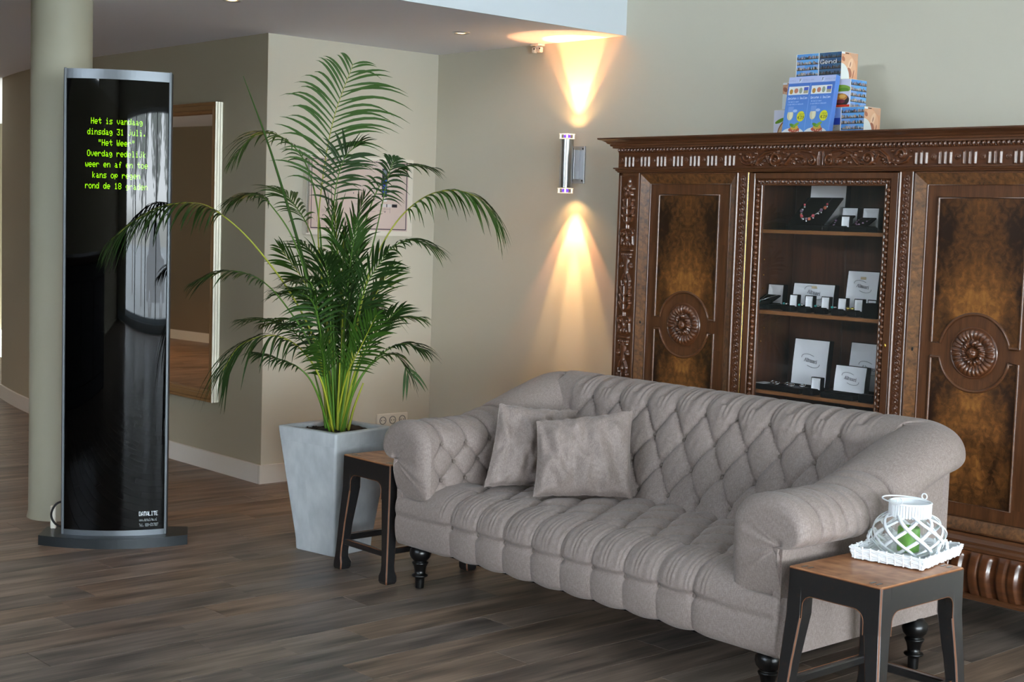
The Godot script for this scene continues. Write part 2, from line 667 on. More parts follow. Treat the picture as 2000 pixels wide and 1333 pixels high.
	bl.albedo_texture = tex(sc)
	triplanar(bl, Vector3(2.5, 2.5, 2.5))
	bl.clearcoat_enabled = true
	bl.clearcoat = 0.8
	bl.clearcoat_roughness = 0.3
	for k: String in ["walnut_upright", "walnut_across", "carved_upright", "carved_across", "burl", "burl_strip"]:
		var pm: StandardMaterial3D = M[k]
		pm.clearcoat_enabled = true
		pm.clearcoat = 0.55
		pm.clearcoat_roughness = 0.16


# a 5 x 7 dot-matrix alphabet: five columns of seven dots, top dot in the lowest bit
const FONT := {
	" ": "0000000000", "!": "00005F0000", "\"": "0007000700", "&": "3649562050", ".": "0060600000", "-": "0808080808",
	"0": "3E5149453E", "1": "00427F4000", "2": "7249494946", "3": "2141494D33", "6": "3C4A494931", "7": "4121110907", "8": "3649494936", "9": "464949291E", "4": "1814127F10", "5": "2745454539",
	"A": "7C1211127C", "D": "7F4141413E", "E": "7F49494941", "G": "3E41415173", "H": "7F0808087F", "I": "00417F4100", "L": "7F40404040", "N": "7F0408107F", "M": "7F021C027F", "O": "3E4141413E", "P": "7F09090906", "R": "7F09192946", "S": "2649494932", "T": "03017F0103", "W": "3F4038403F", "F": "7F09090901",
	"a": "2054547840", "b": "7F28444438", "c": "3844444428", "d": "384444287F", "e": "3854545418", "f": "00087E0902", "g": "18A4A49C78", "h": "7F08040478", "i": "00447D4000", "j": "2040403D00", "k": "7F10284400", "l": "00417F4000", "m": "7C04780478", "n": "7C08040478", "o": "3844444438", "p": "FC18242418", "r": "7C08040408", "s": "4854545424", "t": "04043F4424", "u": "3C4040207C", "v": "1C2040201C", "w": "3C4030403C", "y": "4C9090907C", "z": "4464544C44",
	"€": "143E555541",
}


func write(im: Image, s: String, x: int, y: int, px: int, py: int, c: Color, centred := false) -> void:
	if centred:
		x -= s.length() * 6 * px / 2
	for ch in s:
		var code: String = FONT.get(ch, FONT[" "])
		for k in 5:
			var bits := code.substr(k * 2, 2).hex_to_int()
			for r in 8:
				if bits & (1 << r):
					im.fill_rect(Rect2i(x + k * px, y + r * py, px, py), c)
		x += 6 * px


# ------------------------------------------------------------------ room
func wall(called: String, lo: Vector3, hi: Vector3, m: Material) -> MeshInstance3D:
	var b := Mesher.new()
	b.span(lo, hi, 0.0)
	return struct(called, b, m)


func room() -> void:
	# floor: a dark bed with boards on it; the boards the picture shows are parts of their own
	var bed := Mesher.new()
	bed.span(Vector3(-10.5, -0.25, -0.3), Vector3(12.6, -0.012, 11.0), 0.0)
	var floor_ := struct("floor", bed, M.joint_dark)
	var w := 0.182
	var rest := Mesher.new()
	var shapes := {}
	var i := 0
	var bx := -10.5
	while bx < 12.6:
		var z := -0.3 - fposmod(i * 0.517, 1.29)
		while z < 11.0:
			var z0 := maxf(z, -0.3)
			var z1 := minf(z + 1.29, 11.0)
			if z1 - z0 > 0.02:
				var near := bx > -1.3 and bx < 5.0 and z1 > 0.5 and z0 < 4.6
				var g := Mesher.new() if near else rest
				var c := Vector3(bx + w / 2, -0.006, (z0 + z1) / 2)
				g.uo = Vector2(rng.randf() * 3.0, rng.randf() * 3.0)
				g.box(Vector3.ZERO if near else c, Vector3(w - 0.0012, 0.012, z1 - z0 - 0.0012), 0.0012)
				for q in g.t.size():
					if near:
						g.t[q] = g.t[q] * Vector2(1.15, 0.55)
				if near:
					var o := obj("plank", g, M["floor_board_%d" % rng.randi_range(0, 3)], floor_)
					o.position = c
			z += 1.29
		i += 1
		bx += w
	for q in rest.t.size():
		rest.t[q] = rest.t[q] * Vector2(1.15, 0.55)
	var ro := obj("outer_planks", rest, M.floor_board_0, floor_)
	ro.set_meta("kind", "stuff")

	# walls: the lamp wall (z = 0), the short return (x = 0) and the mirror wall (z = 1.19) that bends away at its far end
	wall("wall_back", Vector3(-0.25, 0, -0.25), Vector3(12.65, 5.3, 0), M.wall_paint)
	wall("wall_return", Vector3(-0.25, 0, 0), Vector3(0, 2.6, 1.188), M.wall_paint)
	var front := []
	for k in 41:
		var x := -0.0 - 4.22 * k / 40.0
		var d := maxf(0.0, -2.0 - x)
		front.append(Vector2(x, 1.19 - 0.054 * d * d))
	var g2 := Mesher.new()
	var rows := [PackedVector3Array(), PackedVector3Array()]
	for p: Vector2 in front:
		rows[0].append(Vector3(p.x, 0, p.y))
		rows[1].append(Vector3(p.x, 2.6, p.y))
	for r: PackedVector3Array in rows:
		r.reverse()
	g2.grid(rows, false)
	var e: Vector2 = front[40]
	g2.quad(Vector3(e.x, 0, e.y - 0.25), Vector3(e.x, 0, e.y), Vector3(e.x, 2.6, e.y), Vector3(e.x, 2.6, e.y - 0.25))
	g2.quad(Vector3(-0.25, 0, 0.7), Vector3(e.x, 0, e.y - 0.25), Vector3(e.x, 2.6, e.y - 0.25), Vector3(-0.25, 2.6, 0.7))
	g2.quad(Vector3(0, 0, 1.19), Vector3(-0.25, 0, 0.7), Vector3(-0.25, 2.6, 0.7), Vector3(0, 2.6, 1.19))
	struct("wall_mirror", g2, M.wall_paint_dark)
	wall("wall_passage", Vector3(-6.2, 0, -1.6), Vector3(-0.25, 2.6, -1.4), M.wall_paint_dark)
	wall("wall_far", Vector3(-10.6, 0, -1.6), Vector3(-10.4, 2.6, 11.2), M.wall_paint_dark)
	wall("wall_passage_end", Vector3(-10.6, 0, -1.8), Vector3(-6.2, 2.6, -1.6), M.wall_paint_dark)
	# the bent wall opposite, which the mirror shows
	var g3 := Mesher.new()
	var ra := [PackedVector3Array(), PackedVector3Array()]
	var sk := [PackedVector3Array(), PackedVector3Array()]
	for k in 31:
		var x := -10.5 + 7.0 * k / 30.0
		var z := 5.25 + 0.055 * pow(x + 10.0, 1.5) if x > -10.0 else 5.25
		ra[0].append(Vector3(x, 2.6, z))
		ra[1].append(Vector3(x, 0, z))
		sk[0].append(Vector3(x, 0.11, z - 0.015))
		sk[1].append(Vector3(x, 0, z - 0.015))
	g3.grid(ra, false)
	struct("wall_opposite", g3, M.wall_taupe)
	var g4 := Mesher.new()
	g4.grid(sk, false)
	struct("baseboard_opposite", g4, M.baseboard_paint)
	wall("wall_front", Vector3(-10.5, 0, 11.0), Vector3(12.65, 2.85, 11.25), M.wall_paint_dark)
	wall("wall_front_pier", Vector3(-10.5, 2.85, 11.0), Vector3(2.6, 5.3, 11.25), M.wall_paint)
	wall("wall_front_head", Vector3(2.6, 3.75, 11.0), Vector3(12.65, 5.3, 11.25), M.wall_paint)
	var dw := Mesher.new()
	dw.box(Vector3(-7.6, 1.03, -1.37), Vector3(1.6, 2.06, 0.05), 0.01)
	struct("door_1", dw, M.door_wood)
	# ceilings: low on the left, ending in a white fascia; higher on the right
	wall("ceiling", Vector3(-10.6, 2.485, -1.8), Vector3(1.535, 2.72, 11.25), M.ceiling_paint)
	wall("ceiling_fascia", Vector3(1.535, 2.485, 0.0), Vector3(1.55, 5.05, 11.0), M.white_paint)
	wall("ceiling_high", Vector3(1.3, 4.0, -0.25), Vector3(12.65, 4.3, 11.25), M.white_paint)
	# baseboards
	wall("baseboard_back", Vector3(0.015, 0, 0), Vector3(12.4, 0.105, 0.015), M.baseboard_paint)
	wall("baseboard_return", Vector3(0, 0, 0), Vector3(0.015, 0.105, 1.205), M.baseboard_paint)
	var bb := Mesher.new()
	var br := [PackedVector3Array(), PackedVector3Array(), PackedVector3Array(), PackedVector3Array()]
	for p: Vector2 in front:
		br[0].append(Vector3(p.x, 0, p.y + 0.016))
		br[1].append(Vector3(p.x, 0.102, p.y + 0.016))
		br[2].append(Vector3(p.x, 0.105, p.y + 0.012))
		br[3].append(Vector3(p.x, 0.105, p.y))
	for r: PackedVector3Array in br:
		r.reverse()
	bb.grid(br, false)
	struct("baseboard_mirror_side", bb, M.baseboard_paint)
	# the round column behind the display
	var col := Mesher.new()
	col.lathe([Vector2(0.150, 0.0), Vector2(0.150, 0.006), Vector2(0.1435, 0.03), Vector2(0.1415, 0.4), Vector2(0.1415, 2.49)], 64, Vector3(0.205, 0, 2.462))
	var cs := struct("column", col, M.column_paint)
	cs.set_meta("label", "round pale cream column rising behind the black display")


func window_wall() -> void:
	# the glazed wall out of frame on the right: shop windows below, tall windows above the band
	wall("wall_right_sill", Vector3(12.4, 0, -0.25), Vector3(12.65, 0.12, 11.25), M.white_paint)
	wall("wall_right_head", Vector3(12.4, 2.75, -0.25), Vector3(12.65, 5.3, 11.25), M.wall_paint)
	wall("wall_right_back", Vector3(12.4, 0.12, -0.25), Vector3(12.65, 2.75, 0.8), M.wall_paint)
	wall("wall_right_front", Vector3(12.4, 0.12, 9.08), Vector3(12.65, 2.75, 11.25), M.wall_paint)
	wall("wall_front_upper", Vector3(6.86, 2.85, 11.0), Vector3(12.65, 3.75, 11.25), M.wall_paint)
	for k in 2:
		var x := 2.6 + 2.13 * k
		var f := Mesher.new()
		for q in 2:
			f.span(Vector3(x + q * 2.06, 2.85, 11.08), Vector3(x + q * 2.06 + 0.07, 3.75, 11.15), 0.004)
			f.span(Vector3(x, 2.85 + q * 0.83, 11.08), Vector3(x + 2.13, 2.92 + q * 0.83, 11.15), 0.004)
		var o := struct("window_%d" % (k + 5), f, M.white_paint)
		var g := Mesher.new()
		g.box(Vector3(x + 1.065, 3.3, 11.115), Vector3(2.0, 0.78, 0.006), 0.0)
		obj("pane", g, M.window_glass, o)
	for k in 4:
		var w := 2.07
		var z := 0.8 + w * k
		var y0 := 0.12
		var y1 := 2.75
		var f := Mesher.new()
		for q in 2:
			f.span(Vector3(12.48, y0, z + q * (w - 0.07)), Vector3(12.55, y1, z + q * (w - 0.07) + 0.07), 0.004)
			f.span(Vector3(12.48, y0 + q * (y1 - y0 - 0.07), z), Vector3(12.55, y0 + q * (y1 - y0 - 0.07) + 0.07, z + w), 0.004)
		var o := struct("window_%d" % (k + 1), f, M.white_paint)
		var g := Mesher.new()
		g.box(Vector3(12.515, (y0 + y1) / 2, z + w / 2), Vector3(0.006, y1 - y0 - 0.12, w - 0.12), 0.0)
		obj("pane", g, M.window_glass, o)


func outdoors() -> void:
	var a := Mesher.new()
	a.span(Vector3(12.65, -0.4, -25), Vector3(60, -0.12, 35), 0.0)
	struct("pavement_outside", a, M.asphalt)
	var lab := ["leafy street tree outside the nearest window", "leafy street tree outside the middle windows", "leafy street tree outside the farthest window", "second leafy tree farther along the street"]
	for k in 4:
		var at := Vector3(19.0 + (k % 2) * 2.6, -0.12, -0.5 + k * 4.0)
		var o := thing("street_tree", lab[k], "tree", at, 0.0, "trees beyond the window wall")
		var t := Mesher.new()
		t.tube([Vector3(0, 0, 0), Vector3(0.05, 1.4, 0.03), Vector3(0, 3.2, 0)], [0.2, 0.15, 0.08], 10)
		obj("trunk", t, M.bark, o)
		var c := Mesher.new()
		for q in 900:
			var d := Vector3(rng.randfn(), rng.randfn() * 0.75, rng.randfn()).normalized() * 1.9 * pow(rng.randf(), 0.4)
			var p := Vector3(0, 3.6, 0) + d
			var u := Vector3(rng.randfn(), rng.randfn(), rng.randfn()).normalized() * 0.2
			var s := u.cross(Vector3(rng.randfn(), rng.randfn(), rng.randfn())).normalized() * 0.13
			c.tri(p - u, p + s, p + u)
			c.tri(p - u, p + u, p - s)
		var f := obj("foliage", c, M.tree_leaf, o)
		f.set_meta("kind", "stuff")
	# a parked car
	var car := thing("car", "dark blue-grey parked car outside the windows with a yellow plate", "car", Vector3(15.8, -0.12, 3.0), 0.0)
	var side := PackedVector2Array([Vector2(-2.1, 0.35), Vector2(2.1, 0.35), Vector2(2.15, 0.75), Vector2(1.95, 0.95), Vector2(1.25, 1.0), Vector2(0.55, 1.45), Vector2(-1.1, 1.48), Vector2(-1.75, 1.02), Vector2(-2.15, 0.95)])
	var bd := Mesher.new()
	bd.x = Transform3D(Basis(Vector3.UP, PI / 2), Vector3.ZERO)
	bd.prism(side, -0.85, 0.85)
	obj("body", bd, M.car_paint, car)
	for q in 4:
		var wl := Mesher.new()
		wl.x = Transform3D(Basis(Vector3.FORWARD, PI / 2), Vector3((q % 2) * 1.62 - 0.81, 0.33, -1.3 if q < 2 else 1.35))
		wl.lathe([Vector2(0.0, -0.1), Vector2(0.3, -0.1), Vector2(0.33, -0.05), Vector2(0.33, 0.05), Vector2(0.3, 0.1), Vector2(0.0, 0.1)], 20)
		var ww := obj("wheel", wl, M.tyre, car)
		var hb := Mesher.new()
		hb.x = wl.x
		hb.lathe([Vector2(0.0, -0.11), Vector2(0.2, -0.105), Vector2(0.2, 0.105), Vector2(0.0, 0.11)], 12)
		obj("hub", hb, M.bright_steel, ww)
	var pl := Mesher.new()
	pl.box(Vector3(-0.0, 0.55, 2.17), Vector3(0.5, 0.11, 0.02), 0.004)
	obj("plate", pl, M.plate_yellow, car)


func reception_desk() -> void:
	var o := thing("reception_desk", "dark panelled reception desk with a brown ledge, seen only in the display's glass", "desk", Vector3(3.0, 0, 7.4))
	var b := Mesher.new()
	b.span(Vector3(-1.9, 0, -0.3), Vector3(1.9, 1.08, 0.3), 0.01)
	obj("body", b, M.bar_front, o)
	var t := Mesher.new()
	t.span(Vector3(-2.0, 1.08, -0.4), Vector3(2.0, 1.14, 0.4), 0.01)
	obj("ledge", t, M.bar_top, o)
	for k in 3:
		var p := Mesher.new()
		p.span(Vector3(-1.75 + k * 1.2, 0.15, -0.325), Vector3(-0.65 + k * 1.2, 0.95, -0.3), 0.01)
		obj("panel", p, M.bar_front, o)


func ceiling_fittings() -> void:
	var at := [Vector3(0.92, 2.485, 0.59), Vector3(0.91, 2.485, 1.96), Vector3(0.91, 2.485, 3.4), Vector3(-1.2, 2.485, 2.6), Vector3(-3.4, 2.485, 2.6), Vector3(-5.6, 2.485, 3.9), Vector3(-7.8, 2.485, 3.7), Vector3(-6.6, 2.485, 0.3)]
	var lab := ["small recessed ceiling spot nearest the corner above the palm", "recessed ceiling spot at the very top edge left of the palm", "recessed ceiling spot above the black display, out of frame", "recessed ceiling spot over the column", "recessed ceiling spot along the mirror wall", "recessed ceiling spot in the left hall, near one", "recessed ceiling spot in the left hall, far one", "recessed ceiling spot in the passage behind the bent wall"]
	for k in at.size():
		var o := thing("ceiling_spot", lab[k], "ceiling light", at[k], 0.0, "recessed spots in the low ceiling")
		var r := Mesher.new()
		r.lathe([Vector2(0.030, 0.0), Vector2(0.029, -0.005), Vector2(0.040, -0.008), Vector2(0.047, -0.004), Vector2(0.048, 0.0)], 28)
		obj("rim", r, M.bright_steel, o)
		var g := Mesher.new()
		g.lathe([Vector2(0.0, -0.006), Vector2(0.018, -0.005), Vector2(0.0285, -0.001), Vector2(0.0285, 0.0)], 24)
		obj("lamp_face", g, M.lamp_glow, o)
		var en: float = [0.35, 0.35, 0.35, 0.5, 0.9, 3.0, 4.5, 0.35][k]
		light_spot("downlight", o, Vector3(0, -0.012, 0), Vector3.DOWN, 46.0, 0.8, en, Color(1.0, 0.72, 0.45), 0.03)
	var s := thing("ceiling_sensor", "little white clip-like fitting hanging at the ceiling edge beside the lamp's glow", "sensor", Vector3(0.905, 2.485, 0.03))
	var b := Mesher.new()
	b.span(Vector3(-0.035, -0.012, -0.025), Vector3(0.035, 0.0, 0.025), 0.003)
	b.span(Vector3(-0.010, -0.026, -0.01), Vector3(0.010, -0.01, 0.01), 0.002)
	obj("bracket", b, M.white_plastic, s)
	for q: float in [-1.0, 1.0]:
		var kx := Mesher.new()
		kx.span(Vector3(q * 0.022 - 0.014, -0.048, -0.012), Vector3(q * 0.022 + 0.014, -0.018, 0.012), 0.004)
		var h := obj("head", kx, M.white_plastic, s)
		var d := Mesher.new()
		d.ball(Vector3(q * 0.022 + 0.008, -0.028, 0.012), Vector3(0.005, 0.005, 0.003), 8, 5)
		obj("screw", d, M.dark_hole, h)


func wall_lamp() -> void:
	var o := thing("wall_lamp", "brushed steel tube wall lamp throwing warm light up and down the wall", "wall lamp", Vector3(1.235, 1.665, 0.0))
	var p := Mesher.new()
	p.span(Vector3(-0.05, 0.055, 0.0), Vector3(0.05, 0.255, 0.012), 0.002)
	p.span(Vector3(-0.016, 0.075, 0.012), Vector3(0.016, 0.235, 0.055), 0.002)
	var pl := obj("wall_plate", p, M.bright_steel, o)
	for k in 4:
		var s := Mesher.new()
		s.ball(Vector3((k % 2) * 0.076 - 0.038, 0.07 if k < 2 else 0.24, 0.012), Vector3(0.005, 0.006, 0.003), 8, 5)
		obj("screw", s, M.dark_hole, pl)
	var c := Vector3(-0.012, 0, 0.085)
	var t := Mesher.new()
	t.lathe([Vector2(0.0, 0.028), Vector2(0.033, 0.028), Vector2(0.035, 0.030), Vector2(0.035, 0.286), Vector2(0.033, 0.288), Vector2(0.0, 0.288)], 40, c)
	obj("tube", t, M.steel, o)
	for k in 2:
		var y := 0.290 if k else 0.0
		var g := Mesher.new()
		# a clear square block held by four corner posts between two plates
		for q in 4:
			var cx := c + Vector3((q % 2) * 0.050 - 0.025, y + 0.0135, (q / 2) * 0.050 - 0.025)
			g.box(cx, Vector3(0.008, 0.025, 0.008), 0.001)
		g.box(c + Vector3(0, y + 0.0255, 0), Vector3(0.062, 0.003, 0.062), 0.001)
		g.box(c + Vector3(0, y + 0.0015, 0), Vector3(0.060, 0.003, 0.060), 0.001)
		var gc := obj("crystal_cap", g, M.cap_glow, o)
		var b := Mesher.new()
		b.ball(c + Vector3(0, y + 0.0135, 0), Vector3(0.0195, 0.0125, 0.0195), 14, 8)
		obj("violet_lamp_core", b, M.violet_glow, gc)
		var d := Vector3.UP if k else Vector3.DOWN
		var src := c + Vector3(0, y + 0.0135, 0)
		var dd := (d + Vector3(0, 0, -0.10)).normalized()
		light_spot("beam", o, src, dd, 22.0, 0.35, 0.95, Color(1.0, 0.80, 0.52), 0.010)
		light_spot("wide_beam", o, src, d, 35.0, 0.30, 0.42, Color(1.0, 0.66, 0.43), 0.010)
		light_spot("halo_beam", o, src, d, 62.0, 0.6, 0.05, Color(1.0, 0.78, 0.50), 0.010)
		if k == 0:
			light_spot("core_beam", o, src, dd, 9.0, 0.6, 0.9, Color(1.0, 0.80, 0.58), 0.010)


func wall_items() -> void:
	# fire-alarm plan panel behind the palm
	var o := thing("fire_panel", "pale wall panel with a printed floor plan and blue markers behind the palm", "wall panel", Vector3(0.0, 1.395, 0.575))
	var b := Mesher.new()
	b.span(Vector3(0.0, 0.0, -0.375), Vector3(0.045, 0.455, 0.375), 0.004)
	obj("housing", b, M.white_plastic, o)
	var im := Image.create(512, 320, false, Image.FORMAT_RGB8)
	im.fill(Color(0.84, 0.77, 0.74))
	var ink := Color(0.42, 0.36, 0.36)
	var n := RandomNumberGenerator.new()
	n.seed = 5
	for k in 26:
		var x := n.randi_range(30, 430)
		var y := n.randi_range(40, 260)
		if k % 2:
			im.fill_rect(Rect2i(x, y, n.randi_range(12, 60), 1), ink)
		else:
			im.fill_rect(Rect2i(x, y, 1, n.randi_range(12, 50)), ink)
	for k in 14:
		im.fill_rect(Rect2i(210 + k * 8, 20, 3, 7), ink)
	for k in 10:
		im.fill_rect(Rect2i(n.randi_range(40, 420), n.randi_range(60, 280), 4, 5), Color(0.2, 0.2, 0.3))
	im.fill_rect(Rect2i(370, 34, 28, 130), Color(0.16, 0.17, 0.24))
	im.fill_rect(Rect2i(376, 40, 18, 40), Color(0.45, 0.5, 0.55))
	for k in 3:
		im.fill_rect(Rect2i(374, 84 + k * 24, 22, 17), Color(0.22, 0.32, 0.72))
	im.fill_rect(Rect2i(374, 170, 24, 14), Color(0.9, 0.9, 0.9))
	for k in 3:
		im.fill_rect(Rect2i(370 + k * 30, 196, 24, 14), Color(0.12, 0.12, 0.16) if k == 2 else Color(0.85, 0.84, 0.84))
		im.fill_rect(Rect2i(366 + k * 30, 196, 4, 14), Color(0.12, 0.12, 0.16))
	for r: Rect2i in [Rect2i(6, 6, 500, 3), Rect2i(6, 310, 500, 4), Rect2i(6, 6, 3, 308), Rect2i(502, 6, 4, 308)]:
		im.fill_rect(r, Color(0.2, 0.16, 0.22))
	var pm := mat("plan_print", Color.WHITE, 0.3)
	pm.albedo_texture = tex(im)
	var f := Mesher.new()
	f.quad_uv(Vector3(0.0462, 0.03, 0.355), Vector3(0.0462, 0.03, -0.335), Vector3(0.0462, 0.435, -0.335), Vector3(0.0462, 0.435, 0.355))
	obj("plan", f, pm, o)
	var e := Mesher.new()
	e.span(Vector3(0.045, 0.01, 0.366), Vector3(0.062, 0.445, 0.378), 0.002)
	obj("edge_strip", e, M.silver, o)
	# triple wall socket
	var s := thing("wall_socket", "white triple wall socket low on the wall behind the planter", "socket", Vector3(0.0, 0.30, 0.285))
	var p := Mesher.new()
	p.span(Vector3(0, -0.04, -0.115), Vector3(0.012, 0.04, 0.115), 0.004)
	obj("plate", p, M.white_plastic, s)
	for k in 3:
		var r := Mesher.new()
		r.x = Transform3D(Basis(Vector3.FORWARD, PI / 2), Vector3(0.012, 0, -0.072 + k * 0.072))
		r.lathe([Vector2(0.0, -0.001), Vector2(0.019, -0.001), Vector2(0.020, 0.003), Vector2(0.024, 0.003), Vector2(0.025, 0.0)], 24)
		var q := obj("outlet", r, M.grey_plastic, s)
		for d: float in [-1.0, 1.0]:
			var hn := Mesher.new()
			hn.ball(Vector3(0.0125, 0, -0.072 + k * 0.072 + d * 0.0095), Vector3(0.002, 0.003, 0.003), 8, 5)
			obj("hole", hn, M.dark_hole, q)
	# small control on the bent wall at the far left
	var t := thing("wall_thermostat", "small grey framed control on the bent wall beside the column", "thermostat", Vector3(-2.98, 1.55, 1.143))
	var tb := Mesher.new()
	tb.span(Vector3(-0.05, -0.045, 0.0), Vector3(0.05, 0.045, 0.02), 0.004)
	obj("case", tb, M.white_plastic, t)
	var td := Mesher.new()
	td.span(Vector3(-0.03, -0.03, 0.02), Vector3(0.04, 0.03, 0.024), 0.002)
	obj("screen", td, M.grey_plastic, t)


func mirror() -> void:
	var o := thing("wall_mirror", "tall mirror in a bronze frame with pale ribbed edges on the shadowed wall", "mirror", Vector3(-0.86, 0.405, 1.19))
	var hw := 0.40
	var hh := 0.862
	var c := Vector3(0, hh, 0)
	var g := Mesher.new()
	g.span(c + Vector3(-hw + 0.05, -hh + 0.05, 0.012), c + Vector3(hw - 0.05, hh - 0.05, 0.018), 0.0)
	obj("glass", g, M.mirror_glass, o)
	# mitred frame rails: inner slope, face, ribbed outer edge
	var prof := [Vector2(-0.066, 0.018), Vector2(-0.062, 0.034), Vector2(-0.050, 0.040), Vector2(-0.046, 0.040), Vector2(-0.042, 0.046), Vector2(-0.020, 0.050), Vector2(-0.014, 0.047), Vector2(-0.004, 0.050), Vector2(0.0, 0.050)]
	for k in 4:
		var gold := Mesher.new()
		var edge := Mesher.new()
		var sl := hw if k % 2 else hh
		var sw := hh if k % 2 else hw
		var tf := Transform3D(Basis(Vector3.BACK, k * PI / 2), c)
		gold.x = tf
		edge.x = tf
		for i in prof.size() - 1:
			var a: Vector2 = prof[i]
			var b: Vector2 = prof[i + 1]
			gold.quad(Vector3(sw + b.x, -sl - b.x, b.y), Vector3(sw + b.x, sl + b.x, b.y), Vector3(sw + a.x, sl + a.x, a.y), Vector3(sw + a.x, -sl - a.x, a.y))
		var r := obj("frame_rail", gold, M.gold_frame, o)
		for i in 3:
			var z0 := 0.0 + i * 0.0167
			edge.quad(Vector3(sw, -sl, z0), Vector3(sw, sl, z0), Vector3(sw + 0.004, sl, z0 + 0.006), Vector3(sw + 0.004, -sl, z0 + 0.006))
			edge.quad(Vector3(sw + 0.004, -sl, z0 + 0.006), Vector3(sw + 0.004, sl, z0 + 0.006), Vector3(sw, sl, z0 + 0.0167), Vector3(sw, -sl, z0 + 0.0167))
		obj("ribbed_edge", edge, M.silver_frame, r)


# ------------------------------------------------------------------ cabinet
const CX0 := 2.015
const CX1 := 4.385
const CZ := 0.5


func rail(m: Mesher, p: Array, r: float, z: float) -> void:   # half-round moulding along a flat outline
	var q := []
	for a: Vector2 in p:
		q.append(Vector3(a.x, a.y, z))
	m.tube(q, r, 8)


